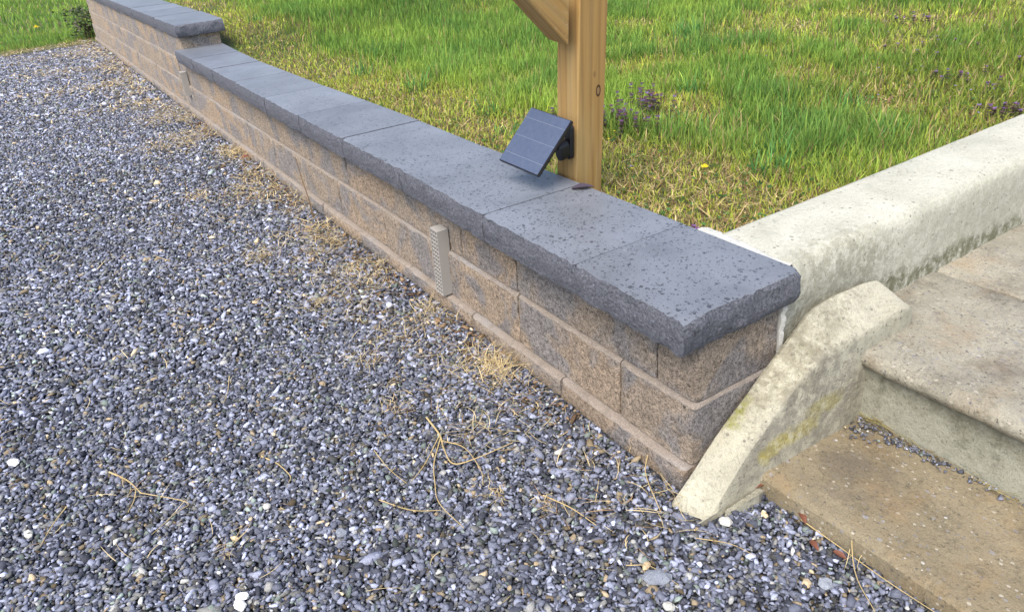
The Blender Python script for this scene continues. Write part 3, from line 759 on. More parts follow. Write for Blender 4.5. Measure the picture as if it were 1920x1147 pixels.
def stone_cols(n, x, y, far=1.):
    t = R.random(n); k = gn3(x, y, 2.0, 21)
    c = np.empty((n, 3))
    v = np.where(t < .31, R.uniform(.036, .080, n), np.where(t < .82, R.uniform(.10, .185, n), np.where(t < .982, R.uniform(.19, .34, n), R.uniform(.38, .55, n))))
    v = v*(.85+.3*k)
    hue = R.random(n)
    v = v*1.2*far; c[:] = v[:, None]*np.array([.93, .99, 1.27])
    tan = hue < .05; c[tan] = v[tan, None]*np.array([1.45, 1.15, .75])
    neu = (hue > .05) & (hue < .22); c[neu] = v[neu, None]*np.array([1.03, 1.02, .97])
    grn = (hue > .22) & (hue < .27); c[grn] = v[grn, None]*np.array([.88, 1.05, .95])
    return c
VV, FF, CC = [], [], []; off = 0; nst = 0
for (d0, d1, s, size, base, faces, layers) in ((0, 2.3, .0084, .0055, ico, icoF, 2), (2.3, 3.7, .0104, .0065, ico, icoF, 1), (3.7, 6.2, .0128, .0080, octa, octF, 1), (6.2, 12.5, .0185, .012, octa, octF, 1)):
    for L_ in range(layers):
        ext = d1+.2
        X, Y = jgrid(s*(1.25 if L_ == 1 else 1.), max(-9.9, CAM[0]-ext), 1.2, -2.2, .12)
        Z = gravel_z(X, Y)+(.0025 if L_ == 0 else .0065)+R.normal(0, .0016, X.size)
        P = np.stack([X, Y, Z], 1); dist = np.linalg.norm(P-CAM, axis=1)
        m_ = (dist >= d0) & (dist < d1) & gravel_ok(X, Y) & frustum(P)
        P = P[m_]; n = len(P); nst += n
        sz = size*np.exp(R.normal(0, .30, n)); big = R.random(n) < .012; sz[big] *= 1.4
        v, f = stones(P, sz, base, faces)
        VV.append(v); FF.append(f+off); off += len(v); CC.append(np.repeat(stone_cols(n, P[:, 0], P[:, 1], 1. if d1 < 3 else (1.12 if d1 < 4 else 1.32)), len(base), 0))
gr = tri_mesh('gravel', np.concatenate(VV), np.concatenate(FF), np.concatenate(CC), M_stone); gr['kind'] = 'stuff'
print('STONES', nst, 'tris', sum(len(f) for f in FF))

# ------------------------------------------------------------------ blades (grass, straw): curved tapering ribbons
def blades(P, L, Wd, head, lean0, curve, segs, col0, col1, twist=None, flat_tip=.15, zfloor=None):
    n = len(P); t = np.linspace(0, 1, segs+1)
    th = lean0[:, None]+curve[:, None]*t[None]                # angle from vertical
    dl = (L/segs)[:, None]
    hx = np.concatenate([np.zeros((n, 1)), np.cumsum(np.sin(th[:, :-1])*dl, 1)], 1)
    hz = np.concatenate([np.zeros((n, 1)), np.cumsum(np.cos(th[:, :-1])*dl, 1)], 1)
    if zfloor is not None: hz = np.maximum(hz, zfloor)
    if twist is None: twist = np.zeros(n)
    hd = head[:, None]+twist[:, None]*t[None]**1.3
    px = P[:, 0:1]+np.cumsum(np.concatenate([np.zeros((n, 1)), np.diff(hx, axis=1)*np.cos(hd[:, 1:])], 1), 1)
    py = P[:, 1:2]+np.cumsum(np.concatenate([np.zeros((n, 1)), np.diff(hx, axis=1)*np.sin(hd[:, 1:])], 1), 1)
    pz = P[:, 2:3]+hz
    wd = Wd[:, None]*.5*np.maximum(1-t[None]**2.2, flat_tip)*np.minimum(1, .55+1.5*t[None])
    sx = -np.sin(hd)*wd; sy = np.cos(hd)*wd
    A = np.stack([px+sx, py+sy, pz], -1); B = np.stack([px-sx, py-sy, pz], -1)
    V = np.stack([A[:, :-1], B[:, :-1]], 2).reshape(n, -1, 3)   # (n, 2*segs, 3)
    tip = np.stack([px[:, -1], py[:, -1], pz[:, -1]], -1)[:, None]
    V = np.concatenate([V, tip], 1); nv = 2*segs+1
    tr = []
    for s in range(segs-1): a = 2*s; tr += [(a, a+1, a+3), (a, a+3, a+2)]
    tr.append((2*segs-2, 2*segs-1, 2*segs))
    F = (np.array(tr)[None]+(np.arange(n)*nv)[:, None, None]).reshape(-1, 3)
    tt = np.concatenate([np.repeat(t[:-1], 2), [1.]])
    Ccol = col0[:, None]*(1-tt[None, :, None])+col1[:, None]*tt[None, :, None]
    return V.reshape(-1, 3), F, Ccol.reshape(-1, 3)

def lawn_mask(x, y):
    inwall = (y < .285) & (x > -4.4); inwall |= (y < .335) & (x <= -4.4) & (x > -9.66)
    return ~inwall & ~((x > -.245-.01*np.clip(y-.8, 0, 9)) & (y > .2))
def edge_d(x, y):
    e = np.where(x > -4.4, y-.27, y-.33); e = np.where(x < -9.6, 1.0, e); return np.clip(e, 0, 9)
def lush(x, y):
    """0 thin, dry and short .. 1 tall green"""
    e = edge_d(x, y); k = gn3(x, y, 1.35, 70); k2 = gn3(x, y, 4.2, 80)
    v = .15+.85*ss((e-.08-.45*k)/.40)
    v *= .35+1.0*ss((k*.6+k2*.4-.26)/.24)
    v *= 1-.75*np.exp(-(((x+.62)/.36)**2+((y-.55)/.26)**2))       # worn dry corner by the curb
    v *= 1-.8*np.exp(-(((x+1.62)/.5)**2+((y-3.25)/.35)**2))
    v *= 1-.6*np.exp(-(((x+1.05)/.45)**2+((y-1.05)/.18)**2))
    v *= 1-.45*ss((x+1.9)/1.0)*ss((y-1.1)/.6)
    v *= 1-.55*np.exp(-((x+.22)/.30)**2)
    return np.clip(v, 0.02, 1)
GV, GF, GC = [], [], []; goff = 0; ng = 0
def add_blades(res):
    global goff
    v, f, c = res; GV.append(v); GF.append(f+goff); GC.append(c); goff += len(v)
A_ = np.array([.33, .47, .085]); B_ = np.array([.185, .33, .065]); Y_ = np.array([.56, .58, .085]); D_ = np.array([.58, .44, .22]); BL = np.array([.12, .27, .075])
for (d0, d1, s, wd, hs) in ((0, 2.6, .0070, .0032, 1.), (2.6, 4.2, .0092, .0042, 1.), (4.2, 7., .0148, .0064, 1.), (7., 12., .030, .0095, 1.05), (12., 30., .075, .022, 1.3)):
    X, Y = jgrid(s, -26 if d1 > 12 else max(-13, -d1), -.2, -3.5 if d1 > 7 else .22, min(d1+.3, 12))
    ok = lawn_mask(X, Y) & ((Y > .2) | (X < -9.62)); X, Y = X[ok], Y[ok]
    Z = lawn_z(X, Y); P = np.stack([X, Y, Z], 1); dist = np.linalg.norm(P-CAM, axis=1)
    m_ = (dist >= d0) & (dist < d1) & frustum(P+np.array([0, 0, .03]), .14, .16)
    P = P[m_]; n = len(P)
    lu = lush(P[:, 0], P[:, 1]); kp = R.random(n) < (.62+.38*lu); P = P[kp]; lu = lu[kp]; n = len(P); ng += n
    tuft = gn3(P[:, 0], P[:, 1], 9., 90)
    tuft2 = gn3(P[:, 0], P[:, 1], 3.1, 94)
    L = (.022+.056*lu*(.45+.9*tuft)*(.65+.7*tuft2))*np.exp(R.normal(0, .22, n))*hs
    long_ = R.random(n) < .010*(lu > .25); L[long_] *= 1.7
    head = R.uniform(0, 2*np.pi, n)+.9*np.sin(P[:, 0]*2.7+P[:, 1]*3.1)
    lean = np.abs(R.normal(0, .30, n))+.55*(1-lu)*R.random(n); cur = R.uniform(.1, 1.2, n)
    q = gn3(P[:, 0], P[:, 1], 2.4, 110); q2 = R.random(n)
    t1 = np.clip((q-.35)*2.4, 0, 1)[:, None]
    col = A_*t1+B_*(1-t1)
    tall = ss((tuft2-.50)/.2)[:, None]*.45; col = col*(1-tall)+BL*tall
    yel = np.clip(.95*(1-lu)+R.normal(0, .22, n)-.12, 0, 1)[:, None]; col = col*(1-yel)+Y_*yel; turf_tone = (1-.28*ss((P[:, 0]+1.6)/1.2)*ss((P[:, 1]-1.0)/.8))[:, None]; col = col*turf_tone  # turf is a darker olive in the far right lawn
    dry = (q2 < .03+.38*(1-lu)**1.5)[:, None]; col = np.where(dry, np.where(R.random((n, 1)) < .7, D_, np.array([.36, .22, .12]))*R.uniform(.6, 1.1, (n, 1)), col)
    col = col*np.exp(R.normal(0, .20, (n, 1)))
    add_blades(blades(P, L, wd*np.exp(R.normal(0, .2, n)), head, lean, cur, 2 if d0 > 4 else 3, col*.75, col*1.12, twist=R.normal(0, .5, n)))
# coarse tufts of broad dark blades
tufts = [(-2.18, 2.15, .12, 55), (-2.25, 2.28, .10, 40), (-1.02, .98, .09, 46), (-.47, 1.30, .085, 60), (-.52, .83, .07, 60), (-.60, .95, .075, 60), (-2.40, .62, .10, 46), (-3.4, .86, .09, 60), (-3.0, .62, .08, 40),
         (-1.45, .52, .05, 40), (-.95, .36, .05, 26), (-1.75, .62, .07, 30), (-.75, 1.5, .07, 60), (-4.9, .62, .08, 40), (-1.35, 1.35, .09, 60)]
for (x, y, h, n) in tufts:
    P = np.stack([x+R.normal(0, .035, n), y+R.normal(0, .03, n), np.zeros(n)], 1); P[:, 2] = lawn_z(P[:, 0], P[:, 1])
    c = np.where((R.random(n) < .75)[:, None], BL*1.1, A_)*np.exp(R.normal(0, .22, (n, 1)))
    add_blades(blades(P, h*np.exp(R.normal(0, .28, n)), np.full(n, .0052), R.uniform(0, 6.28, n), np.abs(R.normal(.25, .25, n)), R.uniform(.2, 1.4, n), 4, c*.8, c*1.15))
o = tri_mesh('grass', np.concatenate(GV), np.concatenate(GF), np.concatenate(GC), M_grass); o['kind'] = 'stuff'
print('BLADES', ng, 'tris', sum(len(f) for f in GF))

# dead thatch lying between the grass
GV, GF, GC = [], [], []; goff = 0
for (d0, d1, s, wd) in ((0, 3., .0125, .0022), (3., 6., .022, .0035), (6., 12., .05, .007)):
    X, Y = jgrid(s, -11, -.22, -1.5 if d1 > 6 else .25, d1); ok = lawn_mask(X, Y) & ((Y > .2) | (X < -9.62)); X, Y = X[ok], Y[ok]
    Z = lawn_z(X, Y)+R.uniform(.003, .012, X.size); P = np.stack([X, Y, Z], 1); dist = np.linalg.norm(P-CAM, axis=1)
    m_ = (dist >= d0) & (dist < d1) & frustum(P); P = P[m_]; n = len(P); lu = lush(P[:, 0], P[:, 1])
    kp = R.random(n) < .05+.75*(1-lu)**1.3; P = P[kp]; n = len(P)
    c = np.where((R.random(n) < .7)[:, None], D_, np.array([.30, .17, .09]))*np.exp(R.normal(0, .3, (n, 1)))
    add_blades(blades(P, R.uniform(.02, .07, n), wd*np.exp(R.normal(0, .25, n)), R.uniform(0, 6.28, n), R.uniform(1.2, 1.6, n), R.uniform(-.5, .4, n), 3, c, c, twist=R.normal(0, 1., n), flat_tip=.5))
o = tri_mesh('dead_thatch', np.concatenate(GV), np.concatenate(GF), np.concatenate(GC), M_straw); o['kind'] = 'stuff'

# ------------------------------------------------------------------ straw on the gravel
GV, GF, GC = [], [], []; goff = 0
def straw_at(P, L, wd, head=None, lift=.0):
    n = len(P)
    if head is None: head = R.uniform(0, 6.28, n)
    c = np.where((R.random(n) < .75)[:, None], np.array([.56, .45, .245]), np.array([.30, .19, .10]))*np.exp(R.normal(0, .25, (n, 1)))
    return blades(P, L, wd*np.exp(R.normal(0, .25, n)), head, R.uniform(1.25, 1.6, n)-lift, R.uniform(-.2, .45, n), 4, c, c, twist=R.normal(0, .8, n), flat_tip=.5, zfloor=-.002)
for (d0, d1, s, wd) in ((0, 3., .0125, .0015), (3., 6., .017, .0030), (6., 12., .026, .0065)):
    X, Y = jgrid(s, -9.8, .1, -1.5, -.045); Z = gravel_z(X, Y)+(.014 if d1 < 4 else .018); P = np.stack([X, Y, Z], 1); dist = np.linalg.norm(P-CAM, axis=1)
    k = gn3(X, Y, 3.6, 131)
    band = np.exp(-((Y+.045)/.20)**2)*(.12+.88*ss((-X-.30)/.9))
    streak = np.zeros_like(X)
    for (sx, sw, sl, tilt) in ((-2.75, .18, .32, .1), (-5.2, .16, .55, .15), (-6.3, .22, .85, .0), (-7.5, .30, .9, .1), (-3.85, .14, .42, .0), (-8.6, .3, .8, 0), (-4.6, .1, .3, .1)):
        streak = np.maximum(streak, np.exp(-((X-sx-tilt*Y)/sw)**2)*np.exp(-(np.abs(Y)/sl)**3))
    gfar = ss((-X-8.9)/.8)*.9
    pr = np.clip(band*1.3*ss((k-.34)/.25)+streak*1.0*ss((k-.3)/.15)+.012+gfar, 0, 1)
    m_ = (dist >= d0) & (dist < d1) & frustum(P) & (R.random(X.size) < pr); P = P[m_]; n = len(P)
    add_blades(straw_at(P, R.uniform(.02, .085, n), wd))
o = tri_mesh('scattered_straw', np.concatenate(GV), np.concatenate(GF), np.concatenate(GC), M_straw); o['kind'] = 'stuff'

def clump(x, y, r, n, label, lmin=.03, lmax=.09, wd=.0014, fan=None):
    global GV, GF, GC, goff
    GV, GF, GC = [], [], []; goff = 0
    P = np.stack([R.normal(0, r, n), R.normal(0, r*.8, n), R.uniform(0.001, .011, n)], 1)
    head = R.uniform(0, 6.28, n) if fan is None else fan+R.normal(0, .7, n)
    v, f, c = straw_at(P, R.uniform(lmin, lmax, n), wd, head, .05)
    z = float(gravel_z(np.array([x]), np.array([y]))[0])+.010
    t = thing('straw_clump', label, 'straw', (x, y, z), group='clumps of dry straw on the gravel'); o = tri_mesh('straw', v, f, c, M_straw, t); o['kind'] = 'stuff'; return t
clump(-.60, -.110, .045, 190, 'dense tan straw clump against the wall foot right of the vent', .03, .10, fan=2.6)
clump(-1.02, -.085, .035, 90, 'reddish straw clump on gravel right under the grid vent', .02, .07)
clump(-1.84, -.37, .045, 120, 'pale yellow straw clump alone on gravel left of the leaning stem', .02, .07)
clump(-1.80, -.13, .07, 160, 'broad straw clump at the wall foot beside the leaning stem', .03, .09)
clump(-2.20, -.10, .06, 120, 'straw clump at the wall foot just beyond the leaning stem', .03, .08)
clump(-1.33, -.35, .030, 40, 'thin fan of straw on gravel in front of the vent', .04, .10, fan=.6)
clump(-.92, -.34, .030, 34, 'flat streak of straw on gravel below the vent', .04, .11, fan=-.4)
clump(-.635, -.384, .025, 60, 'small gold straw tangle above the forked twig', .015, .05)
clump(-.22, -.351, .016, 42, 'tiny blond straw tuft on gravel right of the forked twig', .012, .035)
clump(-.125, -.290, .016, 30, 'little tuft of straw stubs facing the wall corner', .015, .045)
clump(-.42, -.28, .03, 40, 'loose straw between the forked twig and the wall', .03, .09)
clump(-2.74, -.40, .05, 80, 'small yellow straw clump far out on the gravel', .03, .08, wd=.0025)
clump(-3.3, -.07, .05, 90, 'golden straw clump tight to the wall beyond the red leaf', .03, .08, wd=.003)
clump(.275, .120, .03, 16, 'few straw stalks lying across the edge of the lower tread', .03, .09)
clump(-.43, -.865, .018, 16, 'pinch of straw on gravel near the bottom white stones', .02, .06)
clump(-.745, -1.01, .010, 8, 'sparse crossed straw on open gravel at lower left', .03, .08)

M_stalk = flat_mat('straw_stalk', (.50, .38, .18), .7, .25)
M_stem = flat_mat('brown_stem', (.13, .085, .045), .8)
def tube(name, pts, r0, r1, mat, parent=None, sides=6):
    V = []; F = []; n = len(pts); pts = [Vector(p) for p in pts]
    for i, p in enumerate(pts):
        d = (pts[min(i+1, n-1)]-pts[max(i-1, 0)]).normalized(); a = d.cross(Vector((.3, .2, 1))).normalized(); b_ = d.cross(a); r = r0+(r1-r0)*i/(n-1)
        for k in range(sides): t = 2*math.pi*k/sides; V.append(p+a*r*math.cos(t)+b_*r*math.sin(t))
    for i in range(n-1):
        for k in range(sides): c = (k+1) % sides; F.append((i*sides+k, i*sides+c, (i+1)*sides+c, (i+1)*sides+k))
    F.append(tuple(reversed(range(sides)))); F.append(tuple((n-1)*sides+k for k in range(sides)))
    return mesh_obj(name, V, F, mat, parent, sharp=60)
def curve_pts(P, n=12, wob=.0):
    """Catmull-Rom through P"""
    P = [Vector(p) for p in P]; P = [P[0]*2-P[1]]+P+[P[-1]*2-P[-2]]; out = []
    for i in range(1, len(P)-2):
        for k in range(n):
            t = k/n; a, b_, c, d = P[i-1:i+3]
            out.append(.5*((2*b_)+(c-a)*t+(2*a-5*b_+4*c-d)*t*t+(3*b_-a-3*c+d)*t**3))
    out.append(P[-2]); return out
gz = lambda x, y, h=.012: (x, y, float(gravel_z(np.array([x]), np.array([y]))[0])+h)
def stalk(P, r, label, name='straw_stalk', cat='straw', mat=None, group='single straw stalks on the gravel', r1=None):
    o = tube(name, curve_pts([gz(*p) for p in P], 5), r, r1 or r*.5, mat or M_stalk); return tag(o, label, cat, group)
# forked dry twig in the middle of the foreground
tw = thing('forked_twig', 'forked dry straw twig lying on the foreground gravel', 'twig', gz(-.45, -.37, 0.0)); o_ = tw.location
def tw_part(name, P, r, r1): return tube(name, [Vector(q)-o_ for q in curve_pts([gz(*p) for p in P], 5)], r, r1, M_stalk, tw)
tw_part('main_stem', [(-.548, -.346, .016), (-.47, -.352, .014), (-.42, -.368, .013), (-.36, -.377, .013), (-.34, -.33, .016), (-.335, -.232, .014)], .0024, .0010)
tw_part('side_stem', [(-.46, -.355, .014), (-.39, -.41, .013), (-.33, -.44, .012), (-.27, -.462, .012), (-.177, -.456, .012)], .0017, .0008)
tw_part('side_stem', [(-.47, -.352, .014), (-.40, -.43, .012), (-.366, -.482, .012)], .0014, .0007)
tw_part('side_stem', [(-.45, -.36, .014), (-.39, -.33, .015), (-.30, -.34, .013), (-.26, -.36, .012)], .0013, .0007)
stalk([(-.844, -1.032), (-.78, -1.00), (-.715, -.982)], .0022, 'thick blond stalk crossing the sparse straw at lower left')
stalk([(-.735, -.99), (-.70, -1.00), (-.669, -1.017)], .0016, 'short stalk pointing down from the crossed straw at lower left')
stalk([(-.72, -.985), (-.62, -.904), (-.60, -.93), (-.551, -1.012)], .0011, 'thin bent stalk right of the crossed straw at lower left')
stalk([(-.776, -1.128), (-.73, -1.16), (-.676, -1.187)], .0017, 'slanted stalk on gravel at the lower left edge')
stalk([(-.155, -.275), (-.09, -.25), (-.019, -.239)], .0016, 'straight tan stalk on gravel left of the cheek tip')
stalk([(-.11, -.018, .03), (-.07, -.065, .02), (.00, -.10), (.031, -.115)], .0014, 'long stalk arching from the wall corner over dark gravel')
stalk([(.275, .141, .05), (.35, .05, .02), (.42, .006)], .0013, 'long pale stalk hanging from the lower tread onto gravel')
stalk([(.21, .085), (.30, .083), (.40, .080), (.521, .085)], .0013, 'long stalk lying along the front edge of the lower tread')
stalk([(.09, -.26), (.12, -.225), (.18, -.215)], .0010, 'curved thin stalk by the large flat blue grey stone')
stalk([(.12, -.11), (.17, -.07), (.22, -.055)], .0009, 'fine stalk on gravel between cheek tip and tread')
stalk([(-1.075, -.691), (-1.0, -.715), (-.953, -.738)], .0013, 'short stalk alone on open gravel mid left')
stalk([(-.67, -.723), (-.62, -.70), (-.56, -.69), (-.54, -.70)], .0017, 'kinked stalk on open gravel below mid left')
stalk([(-.36, -.56), (-.29, -.52), (-.25, -.47)], .0012, 'slender stalk under the forked twig')
stalk([(-.52, -.50), (-.44, -.50), (-.37, -.49)], .0012, 'slender stalk left under the forked twig')
stalk([(-2.142, -.698), (-2.09, -.68), (-2.041, -.659)], .0014, 'tiny stalk on gravel far left of the straw')
st = tube('leaning_stem', curve_pts([(-2.052, -.085, -.045), (-2.075, -.082, .04), (-2.13, -.075, .10), (-2.20, -.060, .140), (-2.262, -.045, .165)], 6), .0035, .0016, M_stem)
tag(st, 'thin brown stem leaning on the wall out of the straw', 'stem')

# ------------------------------------------------------------------ debris on the lower tread against the riser
VV, FF, CC = [], [], []; off = 0
n = 330; X = np.abs(R.normal(0, .13, n))+.118; X[:90] = R.uniform(.12, .75, 90); Y = .400-np.abs(R.normal(0, .013, n))*(1+1.2*np.exp(-((X-.15)/.07)**2))
P = np.stack([X, Y, np.full(n, -.001)], 1); v, f = stones(P, .0030*np.exp(R.normal(0, .35, n)), ico, icoF)
VV.append(v); FF.append(f); CC.append(np.repeat(stone_cols(n, X, Y), 12, 0))
o = tri_mesh('grit', VV[0], FF[0], CC[0], M_stone); o['kind'] = 'stuff'
n = 90; X = np.concatenate([R.uniform(.12, .75, 55), .12+np.abs(R.normal(0, .05, 35))]); P = np.stack([X, .398-np.abs(R.normal(0, .007, n)), R.uniform(-.002, .008, n)], 1)
c = np.where((R.random(n) < .5)[:, None], np.array([.34, .30, .12]), np.array([.22, .17, .09]))*np.exp(R.normal(0, .2, (n, 1)))
v, f, c = blades(P, R.uniform(.02, .09, n), np.full(n, .0016), np.where(R.random(n) < .5, 0, np.pi)+R.normal(0, .25, n), R.uniform(1.3, 1.6, n), R.uniform(-.1, .2, n), 4, c, c, flat_tip=.5)
o = tri_mesh('dry_grass_clippings', v, f, c, M_straw); o['kind'] = 'stuff'

n = 900; X = -R.random(n)**1.2*4.2; Y = -.046-np.abs(R.normal(0, .05, n)); k = (gn3(X, Y, 5., 190) > .45) & gravel_ok(X, Y); X, Y = X[k], Y[k]; n = len(X)
P = np.stack([X, Y, gravel_z(X, Y)+.012], 1); v, f = stones(P, .0042*np.exp(R.normal(0, .4, n)), ico, icoF)
c = np.where((R.random(n) < .5)[:, None], np.array([.10, .065, .04]), np.array([.22, .15, .09]))*np.exp(R.normal(0, .3, (n, 1)))
o = tri_mesh('leaf_litter', v, f, np.repeat(c, 12, 0), M_stone); o['kind'] = 'stuff'

# ------------------------------------------------------------------ small flowering weeds
def leaf_quads(P, dirs, nrm_, L, Wd, col):
    """rhombic leaves: base P, direction dirs, side = dirs x nrm"""
    side = np.cross(dirs, nrm_); side /= np.linalg.norm(side, axis=1, keepdims=True)+1e-9
    a = P; b_ = P+dirs*(L*.5)[:, None]+side*(Wd*.5)[:, None]; c_ = P+dirs*L[:, None]; d = P+dirs*(L*.5)[:, None]-side*(Wd*.5)[:, None]
    V = np.stack([a, b_, c_, d], 1).reshape(-1, 3); n = len(P); k = np.arange(n)*4
    F = np.concatenate([np.stack([k, k+1, k+2], 1), np.stack([k, k+2, k+3], 1)]); return V, F, np.repeat(col, 4, 0)
def nettle(x, y, n_st, h, label, sp=.05):
    t = thing('dead_nettle_plant', label, 'weed', (x, y, float(lawn_z(np.array([x]), np.array([y]))[0])), group='flowering dead nettle weeds in the lawn')
    LV, LF, LC, lo = [], [], [], 0; FV, FF_, FC, fo = [], [], [], 0; SV, SF, SC, so = [], [], [], 0
    for s in range(n_st):
        bx, by = R.normal(0, sp, 2)*np.array([1, .8]); hh = h*R.uniform(.6, 1.1); lx, ly = R.normal(0, .15, 2)
        for k in range(5):
            f_ = (k+1)/5; base = np.array([bx+lx*hh*f_, by+ly*hh*f_, hh*f_]); m = 6
            a = R.uniform(0, 6.28)+np.arange(m)*np.pi/3; d = np.stack([np.cos(a), np.sin(a), np.full(m, R.uniform(-.1, .5))], 1); d /= np.linalg.norm(d, axis=1, keepdims=True)
            L = np.full(m, .017-.007*f_)*R.uniform(.8, 1.2, m)
            g_ = np.array([.075, .13, .045]); pu = np.array([.15, .065, .085]); c = (g_*(1-f_)+pu*f_)[None]*np.exp(R.normal(0, .2, (m, 1)))
            v, f, cc = leaf_quads(np.repeat(base[None], m, 0), d, np.tile([0, 0, 1.], (m, 1)), L, L*.8, c); LV.append(v); LF.append(f+lo); LC.append(cc); lo += len(v)
        m = 5; a = R.uniform(0, 6.28, m); d = np.stack([np.cos(a)*.6, np.sin(a)*.6, np.full(m, .7)], 1)
        base = np.array([bx+lx*hh*.9, by+ly*hh*.9, hh*.92])
        v, f, cc = leaf_quads(np.repeat(base[None], m, 0), d, np.stack([np.sin(a), -np.cos(a), np.zeros(m)], 1)+.1, np.full(m, .011), np.full(m, .006), np.array([.42, .27, .62])*np.exp(R.normal(0, .2, (m, 1))))
        FV.append(v); FF_.append(f+fo); FC.append(cc); fo += len(v)
        v, f, cc = blades(np.array([[bx, by, -.005]]), np.array([hh]), np.array([.003]), np.array([math.atan2(ly, lx)]), np.array([math.hypot(lx, ly)]), np.array([0.]), 2, np.array([[.12, .06, .05]]), np.array([[.12, .06, .06]]))
        SV.append(v); SF.append(f+so); SC.append(cc); so += len(v)
    tri_mesh('leaves', np.concatenate(LV), np.concatenate(LF), np.concatenate(LC), M_petal, t)['kind'] = 'stuff'
    tri_mesh('flowers', np.concatenate(FV), np.concatenate(FF_), np.concatenate(FC), M_petal, t)['kind'] = 'stuff'
    tri_mesh('stems', np.concatenate(SV), np.concatenate(SF), np.concatenate(SC), M_petal, t)['kind'] = 'stuff'
nettle(-1.20, .86, 26, .085, 'purple flowering weed clump just right of the wooden post', .065)
nettle(-1.28, 1.02, 22, .10, 'tallest reddish purple weed clump behind the post', .06)
nettle(-1.45, .78, 7, .06, 'low purple weed hidden left of the post beside the panel', .04)
nettle(-.345, .345, 5, .035, 'tiny violet weed in the corner of cap and curb', .03)
nettle(-.35, 1.72, 9, .06, 'dark violet weed patch against the curb wall edge', .06)
nettle(-.66, 2.05, 10, .055, 'violet flowered weed patch in the upper right lawn', .08)
nettle(-1.46, 3.05, 9, .07, 'blue violet weeds beside the bare straw patch in the lawn', .07)
nettle(-1.00, 2.55, 12, .05, 'wide low violet weed patch at the far right of the lawn', .16)
nettle(-2.02, 1.35, 5, .07, 'small reddish weed in tall grass left of the post', .05)
# scattered tiny violets and yellow bits in the turf
n = 260; X = R.uniform(-3.2, -.27, n); Y = R.uniform(.32, 3.4, n); k = (lush(X, Y) < .72) & lawn_mask(X, Y) & (gn3(X, Y, 2.2, 150) > .42); X, Y = X[k], Y[k]; n = len(X)
P = np.repeat(np.stack([X, Y, lawn_z(X, Y)+R.uniform(.018, .04, n)], 1), 5, 0); a = np.tile(np.arange(5)*2*np.pi/5, n)
d = np.stack([np.cos(a), np.sin(a), np.full(len(a), .35)], 1); L = np.full(len(a), .0055)
pick = np.repeat(R.random(n) < .85, 5)[:, None]; c = np.where(pick, np.array([.33, .27, .62]), np.array([.75, .62, .04]))
v, f, cc = leaf_quads(P, d, np.tile([0, 0, 1.], (len(a), 1)), L, L*.9, c); o = tri_mesh('tiny_turf_flowers', v, f, cc, M_petal); o['kind'] = 'stuff'
# low ground-ivy leaves mixed in the right part of the lawn
n = 9000; X = R.uniform(-3.6, -.26, n); Y = .3+4.2*R.random(n)**1.3; P = np.stack([X, Y, lawn_z(X, Y)+R.uniform(.006, .03, n)], 1)
k = lawn_mask(X, Y) & frustum(P) & (gn3(X, Y, 1.9, 170)+.25*ss((X+1.8)/1.2) > .56); P = P[k]; n = len(P); a = R.uniform(0, 6.28, n)
d = np.stack([np.cos(a), np.sin(a), R.uniform(-.2, .5, n)], 1); L = R.uniform(.008, .020, n)
c = np.where((R.random(n) < .8)[:, None], np.array([.065, .14, .035]), np.array([.14, .10, .045]))*np.exp(R.normal(0, .3, (n, 1)))
v, f, cc = leaf_quads(P, d, np.stack([np.zeros(n), R.normal(0, .3, n), np.ones(n)], 1), L, L*.8, c); o = tri_mesh('ground_cover', v, f, cc, M_petal); o['kind'] = 'stuff'

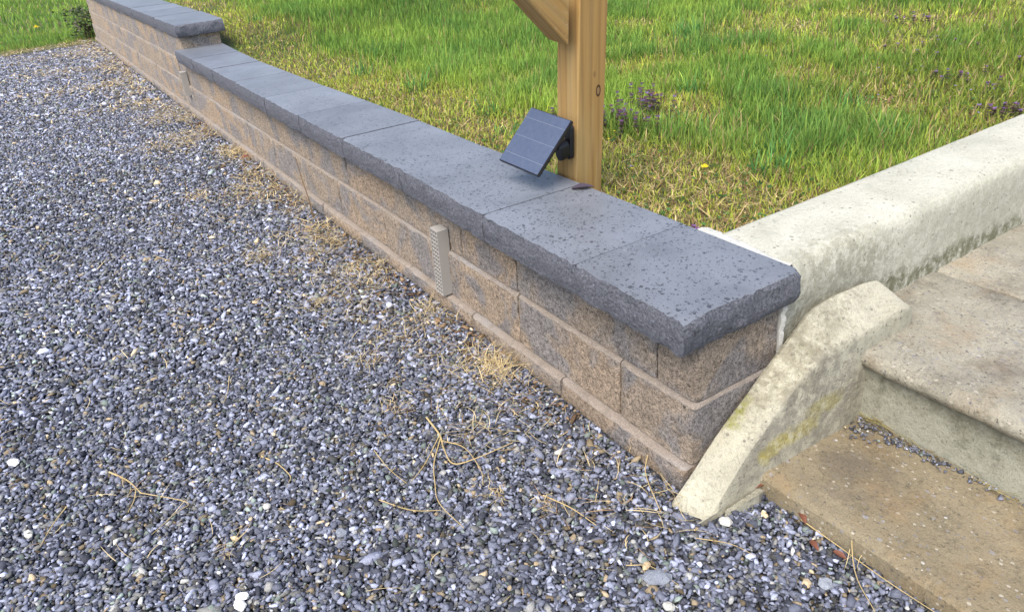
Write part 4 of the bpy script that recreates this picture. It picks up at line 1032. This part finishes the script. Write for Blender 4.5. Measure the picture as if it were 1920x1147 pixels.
# dandelion at the far edge of the driveway, and one low in the grass by the curb
M_dand = flat_mat('dandelion_yellow', (.85, .68, .02), .7); M_stemg = flat_mat('green_stem', (.12, .2, .05), .7)
def dandelion(x, y, z, r, h, label):
    t = thing('dandelion', label, 'flower', (x, y, z)); tube('stem', [(0, 0, -.01), (.002, 0, h*.5), (0, .001, h)], .0018, .0015, M_stemg, t)
    V = []; F = []; rr = random.Random(int(x*100))
    for ring, (ri, ci, m) in enumerate(((1., .1, 16), (.72, .35, 13), (.42, .65, 9))):
        for q in range(m):
            a = 2*math.pi*(q+rr.random()*.5)/m; k = len(V); rad = r*ri*(1+rr.uniform(-.1, .1)); z_ = h+r*ci
            V += [(0, 0, h), (rad*.7*math.cos(a-.18), rad*.7*math.sin(a-.18), z_*.98), (rad*math.cos(a), rad*math.sin(a), z_), (rad*.7*math.cos(a+.18), rad*.7*math.sin(a+.18), z_*.98)]; F.append((k, k+1, k+2, k+3))
    mesh_obj('flower_head', V, F, M_dand, t, smooth=False)
dandelion(-11.3, -.52, -.03, .045, .07, 'yellow dandelion in grass beyond the far end of the driveway')
dandelion(-.655, .70, .295, .012, .025, 'single orange yellow flower low in worn grass near the curb')

# leafy weed and dark debris heap at the far end of the wall
LV = []
bush = thing('end_shrub', 'small leafy weed with dark stems at the far end of the block wall', 'shrub', (-9.85, -.06, -.05))
n = 420; P = np.stack([R.normal(0, .11, n), R.normal(0, .10, n), R.random(n)**.8*.36], 1); a = R.uniform(0, 6.28, n)
d = np.stack([np.cos(a), np.sin(a), R.uniform(-.3, .8, n)], 1); L = R.uniform(.03, .06, n)
c = np.where((R.random(n) < .6)[:, None], np.array([.06, .10, .035]), np.array([.14, .13, .10]))*np.exp(R.normal(0, .3, (n, 1)))
v, f, cc = leaf_quads(P, d, R.normal(0, .5, (n, 3))+np.array([0, 0, 1.]), L, L*.6, c); tri_mesh('leaves', v, f, cc, M_petal, bush)['kind'] = 'stuff'
n = 46; P = np.stack([R.normal(0, .05, n), R.normal(0, .05, n), np.zeros(n)], 1); c = np.tile(np.array([[.07, .05, .03]]), (n, 1))
v, f, cc = blades(P, R.uniform(.2, .42, n), np.full(n, .008), R.uniform(0, 6.28, n), R.uniform(0, .5, n), R.uniform(0, .8, n), 4, c, c); tri_mesh('stems', v, f, cc, M_petal, bush)['kind'] = 'stuff'
